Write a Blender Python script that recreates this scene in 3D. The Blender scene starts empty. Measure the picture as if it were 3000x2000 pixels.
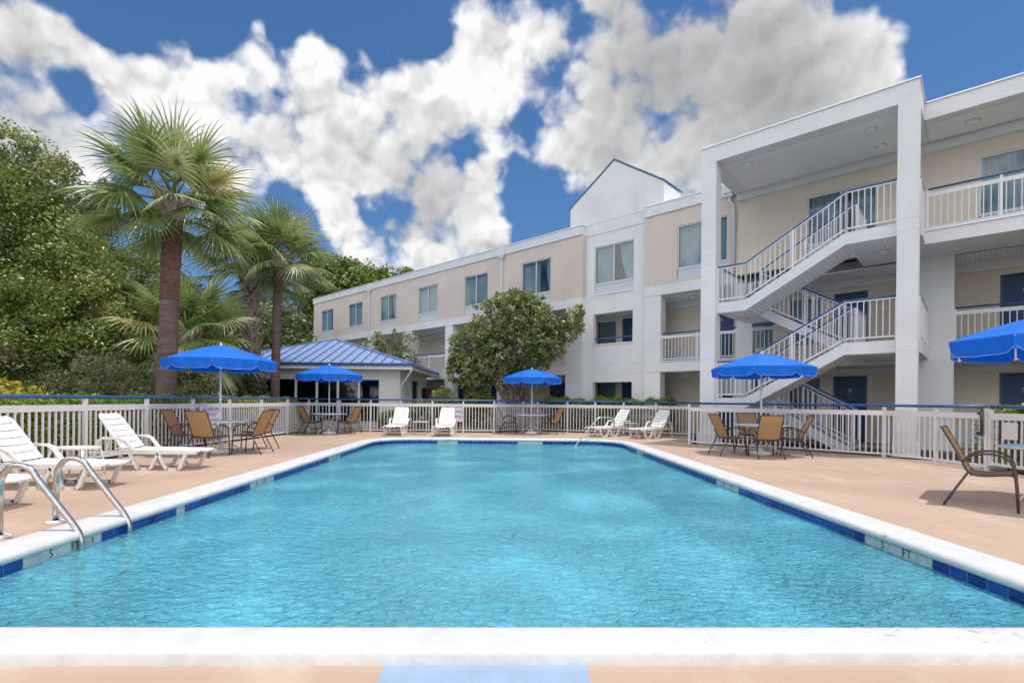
import bpy, bmesh, math, random
import numpy as np
from mathutils import Vector, Matrix
random.seed(7); RNG = np.random.default_rng(7)
SC = bpy.context.scene
COL = SC.collection
PI = math.pi

# ------------------------------------------------------------------ materials
def new_mat(name):
    m = bpy.data.materials.new(name); m.use_nodes = True
    nt = m.node_tree; nt.nodes.clear()
    out = nt.nodes.new('ShaderNodeOutputMaterial')
    return m, nt, out

def node(nt, typ, **kw):
    n = nt.nodes.new(typ)
    for k, v in kw.items():
        if k.startswith('i_'):
            n.inputs[k[2:].replace('_', ' ')].default_value = v
        else:
            setattr(n, k, v)
    return n

def c4(c): return (c[0], c[1], c[2], 1.0)

def P(name, col, rough=.6, var=.0, vscale=3., bump=0., bscale=60., metal=0., col2=None, coat=0.,
      spec=.5, trans=0., detail=6., stretch=None, bdist=.01):
    m, nt, out = new_mat(name)
    b = node(nt, 'ShaderNodeBsdfPrincipled')
    b.inputs['Roughness'].default_value = rough
    b.inputs['Metallic'].default_value = metal
    b.inputs['Specular IOR Level'].default_value = spec
    b.inputs['Coat Weight'].default_value = coat
    b.inputs['Base Color'].default_value = c4(col)
    tc = node(nt, 'ShaderNodeTexCoord')
    vec = tc.outputs['Object']
    if stretch:
        mp = node(nt, 'ShaderNodeMapping'); mp.inputs['Scale'].default_value = stretch
        nt.links.new(vec, mp.inputs[0]); vec = mp.outputs[0]
    if var or col2:
        n = node(nt, 'ShaderNodeTexNoise'); n.inputs['Scale'].default_value = vscale
        n.inputs['Detail'].default_value = detail; n.inputs['Roughness'].default_value = .6
        nt.links.new(vec, n.inputs['Vector'])
        r = node(nt, 'ShaderNodeMapRange'); r.inputs[1].default_value = .35; r.inputs[2].default_value = .65
        nt.links.new(n.outputs[0], r.inputs[0])
        mx = node(nt, 'ShaderNodeMix', data_type='RGBA')
        c2 = col2 if col2 else tuple(x*(1-var) for x in col)
        mx.inputs[6].default_value = c4(col); mx.inputs[7].default_value = c4(c2)
        nt.links.new(r.outputs[0], mx.inputs[0]); nt.links.new(mx.outputs[2], b.inputs['Base Color'])
    if bump:
        n2 = node(nt, 'ShaderNodeTexNoise'); n2.inputs['Scale'].default_value = bscale
        n2.inputs['Detail'].default_value = 4
        nt.links.new(vec, n2.inputs['Vector'])
        bp = node(nt, 'ShaderNodeBump'); bp.inputs['Strength'].default_value = bump
        bp.inputs['Distance'].default_value = bdist
        nt.links.new(n2.outputs[0], bp.inputs['Height']); nt.links.new(bp.outputs[0], b.inputs['Normal'])
    last = b.outputs[0]
    if trans:
        t = node(nt, 'ShaderNodeBsdfTranslucent'); t.inputs[0].default_value = c4(tuple(min(1, x*1.3) for x in col))
        ms = node(nt, 'ShaderNodeMixShader'); ms.inputs[0].default_value = trans
        nt.links.new(last, ms.inputs[1]); nt.links.new(t.outputs[0], ms.inputs[2]); last = ms.outputs[0]
    nt.links.new(last, out.inputs[0])
    return m

def stucco(name, col):
    """painted stucco: fine bump, broad tone drift, faint vertical rain streaks"""
    m, nt, out = new_mat(name)
    b = node(nt, 'ShaderNodeBsdfPrincipled'); b.inputs['Roughness'].default_value = .85
    tc = node(nt, 'ShaderNodeTexCoord')
    n = node(nt, 'ShaderNodeTexNoise'); n.inputs['Scale'].default_value = .9; n.inputs['Detail'].default_value = 7
    nt.links.new(tc.outputs['Object'], n.inputs['Vector'])
    mp = node(nt, 'ShaderNodeMapping'); mp.inputs['Scale'].default_value = (5., 5., .22)
    nt.links.new(tc.outputs['Object'], mp.inputs[0])
    n2 = node(nt, 'ShaderNodeTexNoise'); n2.inputs['Scale'].default_value = 1.6; n2.inputs['Detail'].default_value = 6
    nt.links.new(mp.outputs[0], n2.inputs['Vector'])
    r1 = node(nt, 'ShaderNodeMapRange'); r1.inputs[1].default_value = .3; r1.inputs[2].default_value = .7
    r1.inputs[3].default_value = .93; r1.inputs[4].default_value = 1.03
    r2 = node(nt, 'ShaderNodeMapRange'); r2.inputs[1].default_value = .45; r2.inputs[2].default_value = .75
    r2.inputs[3].default_value = 1.0; r2.inputs[4].default_value = .965
    nt.links.new(n.outputs[0], r1.inputs[0]); nt.links.new(n2.outputs[0], r2.inputs[0])
    mu = node(nt, 'ShaderNodeMath', operation='MULTIPLY')
    nt.links.new(r1.outputs[0], mu.inputs[0]); nt.links.new(r2.outputs[0], mu.inputs[1])
    vm = node(nt, 'ShaderNodeVectorMath', operation='SCALE'); vm.inputs[0].default_value = col
    nt.links.new(mu.outputs[0], vm.inputs['Scale']); nt.links.new(vm.outputs[0], b.inputs['Base Color'])
    n3 = node(nt, 'ShaderNodeTexNoise'); n3.inputs['Scale'].default_value = 22; n3.inputs['Detail'].default_value = 6
    nt.links.new(tc.outputs['Object'], n3.inputs['Vector'])
    bp = node(nt, 'ShaderNodeBump'); bp.inputs['Strength'].default_value = .8; bp.inputs['Distance'].default_value = .016
    nt.links.new(n3.outputs[0], bp.inputs['Height']); nt.links.new(bp.outputs[0], b.inputs['Normal'])
    nt.links.new(b.outputs[0], out.inputs[0])
    return m

def planked(name, col, pitch, axis=0, dark=.6):
    """boards: thin dark grooves every pitch metres along one object axis"""
    m, nt, out = new_mat(name)
    b = node(nt, 'ShaderNodeBsdfPrincipled'); b.inputs['Roughness'].default_value = .55
    tc = node(nt, 'ShaderNodeTexCoord'); sp = node(nt, 'ShaderNodeSeparateXYZ')
    nt.links.new(tc.outputs['Object'], sp.inputs[0])
    d = node(nt, 'ShaderNodeMath', operation='DIVIDE'); d.inputs[1].default_value = pitch
    nt.links.new(sp.outputs[axis], d.inputs[0])
    fr = node(nt, 'ShaderNodeMath', operation='FRACT'); nt.links.new(d.outputs[0], fr.inputs[0])
    lt = node(nt, 'ShaderNodeMath', operation='LESS_THAN'); lt.inputs[1].default_value = .09
    nt.links.new(fr.outputs[0], lt.inputs[0])
    mx = node(nt, 'ShaderNodeMix', data_type='RGBA')
    mx.inputs[6].default_value = c4(col); mx.inputs[7].default_value = c4(tuple(x*dark for x in col))
    nt.links.new(lt.outputs[0], mx.inputs[0]); nt.links.new(mx.outputs[2], b.inputs['Base Color'])
    nt.links.new(b.outputs[0], out.inputs[0])
    return m

def schlick(nt, f0, normal=None):
    lw = node(nt, 'ShaderNodeLayerWeight'); lw.inputs[0].default_value = .5
    if normal is not None: nt.links.new(normal, lw.inputs['Normal'])
    p = node(nt, 'ShaderNodeMath', operation='POWER'); p.inputs[1].default_value = 5.; nt.links.new(lw.outputs['Facing'], p.inputs[0])
    a = node(nt, 'ShaderNodeMath', operation='MULTIPLY_ADD'); a.inputs[1].default_value = 1-f0; a.inputs[2].default_value = f0
    nt.links.new(p.outputs[0], a.inputs[0]); return a

def glass_mat(name, tint=(.55, .62, .66), amount=.6):
    m, nt, out = new_mat(name)
    t = node(nt, 'ShaderNodeBsdfTransparent'); t.inputs[0].default_value = c4(tint)
    g = node(nt, 'ShaderNodeBsdfGlossy'); g.inputs['Roughness'].default_value = .02
    g.inputs[0].default_value = (.9, .93, .97, 1)
    ad = schlick(nt, .06)
    ms = node(nt, 'ShaderNodeMixShader')
    nt.links.new(ad.outputs[0], ms.inputs[0]); nt.links.new(t.outputs[0], ms.inputs[1]); nt.links.new(g.outputs[0], ms.inputs[2])
    nt.links.new(ms.outputs[0], out.inputs[0])
    return m

M = {}
M['white_stucco'] = stucco('white_stucco', (.78, .78, .80))
M['beige_stucco'] = stucco('beige_stucco', (.70, .595, .545))
M['bounce_lit_beige_stucco'] = stucco('bounce_lit_beige_stucco', (.76, .665, .56))  # same beige paint, with warm bounce light put into its colour
M['trim'] = P('white_trim', (.74, .75, .78), .6, .06, 2.5)
M['edge_metal'] = P('roof_edge_metal', (.78, .79, .84), .3, metal=.3)
M['ceiling'] = P('white_ceiling', (.86, .86, .85), .8, .05, .8)
M['plank'] = planked('white_vinyl_soffit', (.84, .84, .85), .1, 0, .62)
M['rail'] = P('white_railing_paint', (.78, .77, .80), .45, .06, 4.)
M['fence_white'] = P('fence_white_paint', (.80, .765, .785), .45, .08, 3., bump=.15, bscale=40)
M['blue_rail'] = P('blue_rail_paint', (.045, .12, .33), .35, .25, 9.)
M['blue_door'] = P('blue_door_paint', (.018, .06, .17), .45, .15, 20.)
M['blue_frame'] = P('blue_frame_paint', (.03, .09, .24), .45)
M['window_frame'] = P('window_frame', (.62, .66, .68), .4)
M['grille'] = planked('vent_grille', (.60, .64, .72), .05, 2, .55)
M['glass'] = glass_mat('window_glass', (.80, .86, .88))
M['dark_glass'] = glass_mat('lodge_glass', (.35, .38, .38))
M['curtain'] = P('curtain_cloth', (.66, .76, .80), .9, .12, 3., trans=.3)
M['dark_room'] = P('dark_room', (.03, .03, .035), .9)
M['grey_floor'] = P('corridor_concrete', (.30, .28, .27), .8, .15, 4.)
M['lamp'] = P('lamp_glass', (.82, .80, .76), .3)
M['joint'] = P('stucco_joint', (.64, .64, .67), .9)
M['blue_coping'] = P('gable_blue_metal', (.10, .22, .38), .3, .4, 8., metal=.3)
M['roof_blue'] = P('blue_metal_roof', (.28, .38, .62), .35, .08, 1.2, metal=.15)
M['roof_seam'] = P('roof_seam_blue', (.04, .10, .28), .4)
M['siding'] = P('lodge_siding', (.80, .77, .75), .7, .06, 2.)
M['plastic'] = P('white_plastic', (.82, .81, .80), .38, .05, 5., col2=(.74, .72, .70))
M['brown_frame'] = P('brown_metal', (.075, .04, .032), .35)
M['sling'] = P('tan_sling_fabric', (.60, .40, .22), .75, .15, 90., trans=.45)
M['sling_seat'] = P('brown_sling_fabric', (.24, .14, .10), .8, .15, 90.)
M['table_white'] = P('white_table_paint', (.66, .68, .74), .4, .08, 6.)
M['canvas'] = P('blue_canvas', (.006, .19, .78), .65, .12, 3., trans=.28, bump=.25, bscale=7, bdist=.03)
M['canvas_edge'] = P('canvas_piping', (.35, .5, .85), .6)
M['pole_white'] = P('white_pole', (.72, .70, .71), .4)
M['steel'] = P('stainless_steel', (.62, .60, .58), .22, .2, 14., metal=1.)
M['black'] = P('black_plastic', (.03, .03, .035), .4)
M['sign_white'] = P('sign_face', (.74, .70, .69), .5)
M['sign_ink'] = P('sign_ink_blue', (.06, .04, .40), .5)
M['black_ink'] = P('tile_ink', (.05, .09, .10), .5, .5, 40.)
M['tile_blue'] = P('blue_tile', (.015, .08, .42), .12, .25, 7.)
M['tile_white'] = P('white_tile', (.55, .66, .66), .2, .2, 12.)
M['grout'] = P('grout', (.40, .52, .60), .8)
M['plaster'] = P('pool_plaster', (.52, .84, .92), .8, .12, 1.3)
M['bark'] = P('bark', (.12, .09, .075), .9, .4, 8., bump=.8, bscale=18, bdist=.03)
M['bark_light'] = P('smooth_bark', (.26, .19, .15), .85, .3, 7., bump=.4, bscale=20)
M['palm_low'] = P('palm_trunk', (.115, .075, .07), .9, vscale=3., col2=(.20, .14, .12), bump=1., bscale=7, stretch=(1, 1, 5), bdist=.03)
M['palm_fibre'] = P('palm_fibre', (.25, .13, .095), .95, vscale=6., col2=(.11, .055, .04), bump=1., bscale=10, stretch=(1, 1, 4), bdist=.05)
M['palm_boot'] = P('palm_boot', (.52, .40, .33), .85, .4, 9.)
M['yellow'] = P('sun_emblem', (.75, .60, .10), .5)
M['number'] = P('number_white', (.75, .75, .75), .5)
M['gravel'] = P('white_gravel', (.52, .50, .48), .9, vscale=28., col2=(.14, .13, .12), bump=1., bscale=30, bdist=.04)
M['red_panel'] = P('vending_panel', (.10, .02, .02), .3)

def leaf_set(tag, cols, rough=.42, trans=.25):
    g = 1. if tag in ('flower', 'croton') else 1.35
    return [P('%s_leaf_%d' % (tag, i), tuple(min(.6, x*g) for x in c), rough, trans=trans, spec=.6) for i, c in enumerate(cols)]
LEAF = {
 'oak': leaf_set('oak', [(.13, .185, .035), (.055, .09, .016), (.26, .29, .09), (.24, .19, .11)], .36),
 'dark': leaf_set('dark', [(.05, .085, .02), (.085, .125, .03), (.14, .16, .055), (.15, .12, .08)]),
 'bright': leaf_set('bright', [(.12, .18, .03), (.17, .22, .04), (.07, .12, .02), (.20, .21, .06)]),
 'grey': leaf_set('grey', [(.17, .18, .085), (.11, .135, .055), (.24, .24, .13), (.08, .10, .035)]),
 'magnolia': leaf_set('magnolia', [(.13, .165, .04), (.22, .24, .085), (.07, .09, .022), (.36, .36, .20)], .32),
 'myrtle': leaf_set('myrtle', [(.18, .22, .06), (.12, .16, .04), (.27, .30, .10)]),
 'hedge': leaf_set('hedge', [(.15, .24, .03), (.07, .12, .02), (.28, .34, .06), (.04, .07, .015)]),
 'pine': leaf_set('pine', [(.10, .14, .035), (.06, .09, .02), (.16, .18, .06)]),
 'palm': leaf_set('palm', [(.19, .23, .08), (.12, .17, .055), (.34, .35, .18), (.42, .34, .14)], .38, .3),
 'croton': leaf_set('croton', [(.45, .38, .03), (.30, .34, .04), (.42, .22, .05)]),
 'flower': leaf_set('flower', [(.75, .72, .62)]),
}

# ------------------------------------------------------------------ mesh builder
class MB:
    def __init__(s): s.v = []; s.f = []; s.m = []; s.sm = []; s.cur = 0; s.smooth = False
    def add(s, vs, fs):
        o = len(s.v); s.v.extend([tuple(p) for p in vs])
        for f in fs:
            s.f.append(tuple(o+i for i in f)); s.m.append(s.cur); s.sm.append(s.smooth)
    def box(s, x0, x1, y0, y1, z0, z1):
        if x0 > x1: x0, x1 = x1, x0
        if y0 > y1: y0, y1 = y1, y0
        vs = [(x0,y0,z0),(x1,y0,z0),(x1,y1,z0),(x0,y1,z0),(x0,y0,z1),(x1,y0,z1),(x1,y1,z1),(x0,y1,z1)]
        s.add(vs, [(0,3,2,1),(4,5,6,7),(0,1,5,4),(1,2,6,5),(2,3,7,6),(3,0,4,7)])
    def beam(s, a, b, wd, ht, up=(0,0,1)):
        a = Vector(a); b = Vector(b); d = (b-a).normalized(); up = Vector(up)
        if abs(d.dot(up)) > .98: up = Vector((0,1,0))
        x = d.cross(up).normalized(); y = x.cross(d).normalized()
        vs = []
        for p in (a, b):
            for sx, sy in ((-1,-1),(1,-1),(1,1),(-1,1)):
                vs.append(p + x*(sx*wd/2) + y*(sy*ht/2))
        s.add(vs, [(0,1,2,3),(7,6,5,4),(0,4,5,1),(1,5,6,2),(2,6,7,3),(3,7,4,0)])
    def tube(s, pts, r, n=8, closed=False, cap=True):
        pts = [Vector(p) for p in pts]; k = len(pts)
        rs = r if isinstance(r, (list, tuple)) else [r]*k
        o = len(s.v); prev = None
        for i, p in enumerate(pts):
            a = pts[max(i-1, 0)] if not closed else pts[i-1]
            b = pts[min(i+1, k-1)] if not closed else pts[(i+1) % k]
            d = (b-a).normalized()
            if prev is None:
                ref = Vector((0,0,1)) if abs(d.z) < .9 else Vector((0,1,0))
                x = d.cross(ref).normalized()
            else:
                x = (prev - d*prev.dot(d)).normalized()
            prev = x; y = d.cross(x)
            for j in range(n):
                t = 2*PI*j/n
                s.v.append(tuple(p + (x*math.cos(t)+y*math.sin(t))*rs[i]))
        m = k if closed else k-1
        for i in range(m):
            for j in range(n):
                a0 = o+i*n+j; a1 = o+i*n+(j+1) % n
                b0 = o+((i+1) % k)*n+j; b1 = o+((i+1) % k)*n+(j+1) % n
                s.f.append((a0,a1,b1,b0)); s.m.append(s.cur); s.sm.append(True)
        if cap and not closed:
            s.f.append(tuple(o+j for j in reversed(range(n)))); s.m.append(s.cur); s.sm.append(False)
            s.f.append(tuple(o+(k-1)*n+j for j in range(n))); s.m.append(s.cur); s.sm.append(False)
    def lathe(s, prof, c=(0,0,0), n=24, jit=0.):
        o = len(s.v)
        for r, z in prof:
            for j in range(n):
                t = 2*PI*j/n; rr = r*(1+random.uniform(-jit, jit))
                s.v.append((c[0]+rr*math.cos(t), c[1]+rr*math.sin(t), c[2]+z))
        for i in range(len(prof)-1):
            for j in range(n):
                s.f.append((o+i*n+j, o+i*n+(j+1) % n, o+(i+1)*n+(j+1) % n, o+(i+1)*n+j)); s.m.append(s.cur); s.sm.append(True)
    def prism(s, poly, y0, y1):
        """poly in (x,z), extruded along y"""
        n = len(poly)
        vs = [(p[0], y0, p[1]) for p in poly]+[(p[0], y1, p[1]) for p in poly]
        s.add(vs, [tuple(range(n)), tuple(reversed(range(n, 2*n)))]+[(i, (i+1) % n+0, (i+1) % n+n, i+n)[::-1] for i in range(n)])
    def slab(s, poly, z0, z1):
        n = len(poly)
        vs = [(p[0], p[1], z0) for p in poly]+[(p[0], p[1], z1) for p in poly]
        s.add(vs, [tuple(reversed(range(n))), tuple(range(n, 2*n))]+[(i, (i+1) % n, (i+1) % n+n, i+n) for i in range(n)])
    def build(s, name, mats, parent=None, label=None, recalc=False):
        if not isinstance(mats, (list, tuple)): mats = [mats]
        me = bpy.data.meshes.new(name); me.from_pydata(s.v, [], s.f)
        for m in mats: me.materials.append(m)
        me.polygons.foreach_set('material_index', s.m); me.polygons.foreach_set('use_smooth', s.sm)
        me.update()
        if recalc:
            bm = bmesh.new(); bm.from_mesh(me); bmesh.ops.recalc_face_normals(bm, faces=bm.faces); bm.to_mesh(me); bm.free()
        o = bpy.data.objects.new(name, me); COL.objects.link(o)
        if parent: o.parent = parent
        if label: o['label'] = label
        return o

def fast_mesh(name, verts, nper, mats, midx, parent=None, smooth=False):
    """verts: (N*nper,3) array, each nper verts a face"""
    n = len(verts)//nper
    me = bpy.data.meshes.new(name)
    me.vertices.add(len(verts)); me.vertices.foreach_set('co', np.asarray(verts, dtype=np.float32).ravel())
    me.loops.add(n*nper); me.loops.foreach_set('vertex_index', np.arange(n*nper, dtype=np.int32))
    me.polygons.add(n); me.polygons.foreach_set('loop_start', np.arange(0, n*nper, nper, dtype=np.int32))
    me.polygons.foreach_set('material_index', np.asarray(midx, dtype=np.int32))
    for m in mats: me.materials.append(m)
    me.update(calc_edges=True)
    o = bpy.data.objects.new(name, me); COL.objects.link(o)
    if parent: o.parent = parent
    return o

def thing(name, label, cat, loc=(0,0,0), rz=0, group=None):
    o = bpy.data.objects.new(name, None); COL.objects.link(o)
    o.location = loc; o.rotation_euler = (0, 0, rz); o.empty_display_size = .2
    o['label'] = label; o['category'] = cat
    if group: o['group'] = group
    return o
def tag(o, label, cat, group=None):
    o['label'] = label; o['category'] = cat
    if group: o['group'] = group
    return o
def struct(o): o['kind'] = 'structure'; return o
def dup(root, loc, rz, label):
    r = root.copy(); COL.objects.link(r); r.location = loc; r.rotation_euler = (0, 0, rz); r['label'] = label
    for ch in list(root.children):
        c = ch.copy(); COL.objects.link(c); c.parent = r
        for g in list(ch.children):
            d = g.copy(); COL.objects.link(d); d.parent = c
    return r

def text_mesh(name, body, size, mat, parent, loc, rot, xs=1., depth=.002):
    cu = bpy.data.curves.new(name, 'FONT'); cu.body = body; cu.size = size
    cu.align_x = 'CENTER'; cu.align_y = 'CENTER'; cu.extrude = depth; cu.space_line = 1.0
    tmp = bpy.data.objects.new(name, cu); COL.objects.link(tmp)
    dg = bpy.context.evaluated_depsgraph_get()
    me = bpy.data.meshes.new_from_object(tmp.evaluated_get(dg))
    bpy.data.objects.remove(tmp)
    me.materials.clear(); me.materials.append(mat)
    o = bpy.data.objects.new(name, me); COL.objects.link(o)
    o.location = loc; o.rotation_euler = rot; o.scale = (xs, 1, 1)
    if parent: o.parent = parent
    return o

def arc(p0, p1, p2, n=6):
    """quadratic bend between three points"""
    p0, p1, p2 = Vector(p0), Vector(p1), Vector(p2)
    return [(1-t)**2*p0+2*t*(1-t)*p1+t*t*p2 for t in [i/n for i in range(n+1)]]

def smooth_path(pts, n=4):
    pts = [Vector(p) for p in pts]; out = []
    for i in range(len(pts)-1):
        a = pts[max(i-1, 0)]; b = pts[i]; c = pts[i+1]; d = pts[min(i+2, len(pts)-1)]
        for k in range(n):
            t = k/n
            out.append(.5*((2*b)+(c-a)*t+(2*a-5*b+4*c-d)*t*t+(3*b-a-3*c+d)*t**3))
    out.append(pts[-1]); return out

# ------------------------------------------------------------------ camera
F_PX = 1475.; CXP = 1500.; CYP = 1172.; ROLL = .0095; CH = 1.25
cam_d = bpy.data.cameras.new('camera'); cam = bpy.data.objects.new('camera', cam_d); COL.objects.link(cam)
cam_d.sensor_width = 36.; cam_d.lens = 36.*F_PX/3000.; cam_d.shift_y = (CYP-1000)/3000.; cam_d.clip_end = 2000.; cam_d.clip_start = .05
R_ = Vector((math.cos(ROLL), 0, math.sin(ROLL))); U_ = Vector((-math.sin(ROLL), 0, math.cos(ROLL))); B_ = R_.cross(U_)
cam.matrix_world = Matrix(((R_.x, U_.x, B_.x, 0), (R_.y, U_.y, B_.y, 0), (R_.z, U_.z, B_.z, CH), (0, 0, 0, 1)))
SC.camera = cam

def pix_dir(px, py):
    """direction seen at a photo pixel (2352-wide view); used for the sky's cloud directions"""
    dx = px*3000/2352.-CXP; dy = py*3000/2352.-CYP
    x = dx*math.cos(ROLL)+dy*math.sin(ROLL); y = -dx*math.sin(ROLL)+dy*math.cos(ROLL)
    return Vector((x/F_PX, 1, -y/F_PX)).normalized()

# ------------------------------------------------------------------ light and sky
SUN = Vector((.20, .02, 1)).normalized()
sl = bpy.data.lights.new('sun', 'SUN'); sl.energy = 1.75; sl.angle = math.radians(.5); sl.color = (1, .96, .90)
so = bpy.data.objects.new('sun', sl); COL.objects.link(so); so.rotation_euler = SUN.to_track_quat('Z', 'Y').to_euler(); so.location = (0, 0, 30)

def build_world():
    wd = bpy.data.worlds.new('World'); SC.world = wd; wd.use_nodes = True
    nt = wd.node_tree; nt.nodes.clear(); L = nt.links.new
    out = nt.nodes.new('ShaderNodeOutputWorld'); bg = nt.nodes.new('ShaderNodeBackground'); L(bg.outputs[0], out.inputs[0])
    sky = node(nt, 'ShaderNodeTexSky', sky_type='NISHITA'); sky.sun_disc = False
    sky.sun_elevation = math.asin(SUN.z); sky.sun_rotation = math.atan2(SUN.x, SUN.y)
    sky.air_density = 1.0; sky.dust_density = .3; sky.ozone_density = 2.
    bg.inputs[1].default_value = .12
    tc = nt.nodes.new('ShaderNodeTexCoord'); D = tc.outputs['Generated']
    def mth(op, a, b=None, c=None):
        n = nt.nodes.new('ShaderNodeMath'); n.operation = op
        for i, x in enumerate((a, b, c)):
            if x is None: continue
            if isinstance(x, (int, float)): n.inputs[i].default_value = x
            else: L(x, n.inputs[i])
        return n.outputs[0]
    def blobs(lst):
        acc = None
        for (px, py, r, w) in lst:
            c = pix_dir(px, py); q = pix_dir(px+r, py); rad = (q-c).length
            vd = nt.nodes.new('ShaderNodeVectorMath'); vd.operation = 'DISTANCE'
            L(warp, vd.inputs[0]); vd.inputs[1].default_value = c
            mr = nt.nodes.new('ShaderNodeMapRange'); mr.interpolation_type = 'SMOOTHSTEP'
            mr.inputs[1].default_value = rad*1.45; mr.inputs[2].default_value = rad*.15; mr.inputs[3].default_value = 0; mr.inputs[4].default_value = w
            L(vd.outputs['Value'], mr.inputs[0])
            acc = mr.outputs[0] if acc is None else mth('ADD', acc, mr.outputs[0])
        return acc
    # domain warp
    nw = node(nt, 'ShaderNodeTexNoise'); nw.inputs['Scale'].default_value = 6.; nw.inputs['Detail'].default_value = 3; L(D, nw.inputs['Vector'])
    sub = nt.nodes.new('ShaderNodeVectorMath'); sub.operation = 'SUBTRACT'; L(nw.outputs['Color'], sub.inputs[0]); sub.inputs[1].default_value = (.5, .5, .5)
    scl = nt.nodes.new('ShaderNodeVectorMath'); scl.operation = 'SCALE'; L(sub.outputs[0], scl.inputs[0]); scl.inputs['Scale'].default_value = .09
    ad = nt.nodes.new('ShaderNodeVectorMath'); ad.operation = 'ADD'; L(D, ad.inputs[0]); L(scl.outputs[0], ad.inputs[1]); warp = ad.outputs[0]
    LST = [(60,60,150,.9),(0,230,190,1.),(150,110,95,.8),(215,190,75,.6),(60,420,190,.7),(290,260,90,.6),(160,330,130,.5),
        (400,240,110,.8),(520,150,85,.9),(720,135,70,.9),(610,260,160,.9),(480,330,140,.8),(830,270,130,.8),(960,250,120,.8),(700,370,160,.7),
        (1060,130,100,.9),(1130,190,160,.8),(1300,120,210,.8),(1600,120,280,.9),(1850,120,210,.9),(2020,110,115,.9),(2030,240,110,.8),(1880,360,120,.5),
        (1700,330,200,.8),(1430,300,190,.7),(1270,240,130,.7),(800,420,130,.7),(1000,400,130,.7),(1100,480,100,.7),(860,580,140,1.05),(760,560,80,.5),(40,330,150,.5),(330,170,70,.35),(1700,520,140,.6),
        (1010,560,110,.8),(1180,550,70,.5),(1540,400,110,.5),(390,110,50,.5),(620,40,50,.38),(560,55,40,.35),(840,130,35,.45),(895,100,30,.35),(2160,215,40,.4),
        (560,410,150,.6),(380,330,120,.6),(900,500,110,.45),(1380,420,150,.65),(1150,420,120,.4),(1700,450,150,.5),(1500,520,110,.5),(1020,500,120,.3),(230,380,120,.5),(1330,530,80,.35),(820,600,110,.4),
        (310,500,120,-1.),(640,525,120,-.9),(880,480,60,-.6),(1190,310,65,-.75),(1250,490,100,-.85),(930,450,60,-.65),(270,40,90,-.9),(172,208,48,-.42),(205,250,44,-.4),(120,180,30,-.25),(235,190,30,-.3),(860,100,80,-.7),(640,80,55,-.5),(2270,110,170,-1.2),(680,540,90,-.7),
        (1500,330,60,-.45),(1190,410,55,-.35),(320,440,110,-.35),(460,60,70,-.5),(980,60,70,-.6),(1620,400,60,-.2),(1200,190,130,.5),(100,300,150,.6),(0,120,180,.6),(1240,330,110,.4)]
    cov = mth('ADD', mth('MINIMUM', blobs([b for b in LST if b[3] > 0]), 1.3), blobs([b for b in LST if b[3] < 0]))
    # unseen bright clouds added on the rest of the dome to fill the facade
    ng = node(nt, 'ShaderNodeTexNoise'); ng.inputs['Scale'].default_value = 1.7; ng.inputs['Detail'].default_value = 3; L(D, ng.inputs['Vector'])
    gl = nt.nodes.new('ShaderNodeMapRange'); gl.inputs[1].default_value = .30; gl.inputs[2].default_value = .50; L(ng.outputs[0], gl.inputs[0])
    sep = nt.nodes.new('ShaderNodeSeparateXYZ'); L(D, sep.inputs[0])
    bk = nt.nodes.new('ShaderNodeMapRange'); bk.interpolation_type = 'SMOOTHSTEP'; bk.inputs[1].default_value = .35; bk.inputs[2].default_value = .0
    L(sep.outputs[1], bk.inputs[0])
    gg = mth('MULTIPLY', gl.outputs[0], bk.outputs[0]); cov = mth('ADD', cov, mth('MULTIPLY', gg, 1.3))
    def fbm(vec, sc_=8.5, dt=12):
        n = node(nt, 'ShaderNodeTexNoise'); n.inputs['Scale'].default_value = sc_; n.inputs['Detail'].default_value = dt; n.inputs['Roughness'].default_value = .56
        L(vec, n.inputs['Vector']); return n.outputs[0]
    n1 = fbm(D)
    def puff(vec):
        n = node(nt, 'ShaderNodeTexVoronoi', feature='F1'); n.inputs['Scale'].default_value = 9.; n.inputs['Detail'].default_value = 2.
        n.inputs['Roughness'].default_value = .5; n.inputs['Lacunarity'].default_value = 2.2
        L(vec, n.inputs['Vector']); return mth('SUBTRACT', 1., n.outputs['Distance'])
    nv = node(nt, 'ShaderNodeTexNoise'); nv.inputs['Scale'].default_value = 22.; nv.inputs['Detail'].default_value = 5; L(D, nv.inputs['Vector'])
    v1 = nt.nodes.new('ShaderNodeVectorMath'); v1.operation = 'MULTIPLY_ADD'; L(nv.outputs['Color'], v1.inputs[0]); v1.inputs[1].default_value = (.05, .05, .05); L(D, v1.inputs[2]); wv = v1.outputs[0]
    off = nt.nodes.new('ShaderNodeVectorMath'); off.operation = 'ADD'; L(wv, off.inputs[0]); off.inputs[1].default_value = (-.008, 0, .02)
    nm = node(nt, 'ShaderNodeTexNoise'); nm.inputs['Scale'].default_value = 3.6; nm.inputs['Detail'].default_value = 2; L(D, nm.inputs['Vector'])
    pf = puff(wv)
    dens = mth('MULTIPLY_ADD', mth('SUBTRACT', n1, .5), 2.0, mth('MULTIPLY_ADD', mth('SUBTRACT', nm.outputs[0], .5), .9, mth('MULTIPLY_ADD', mth('SUBTRACT', pf, .32), 1.0, cov)))
    al = nt.nodes.new('ShaderNodeMapRange'); al.interpolation_type = 'SMOOTHSTEP'; al.inputs[1].default_value = .34; al.inputs[2].default_value = .92; L(dens, al.inputs[0])
    gray = blobs([(1620,170,400,.62),(1900,280,230,.25),(0,280,200,.5),(20,60,110,.3),(980,380,150,.28),(760,350,150,.25),(620,330,90,.12),(1000,490,160,.3),(1330,400,130,.2),(1450,150,150,.1)])
    relief = mth('MULTIPLY', mth('SUBTRACT', pf, puff(off.outputs[0])), 1.15)
    lit = mth('MULTIPLY_ADD', relief, mth('MULTIPLY_ADD', gray, -1.15, 1.), mth('SUBTRACT', .95, gray))
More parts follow.
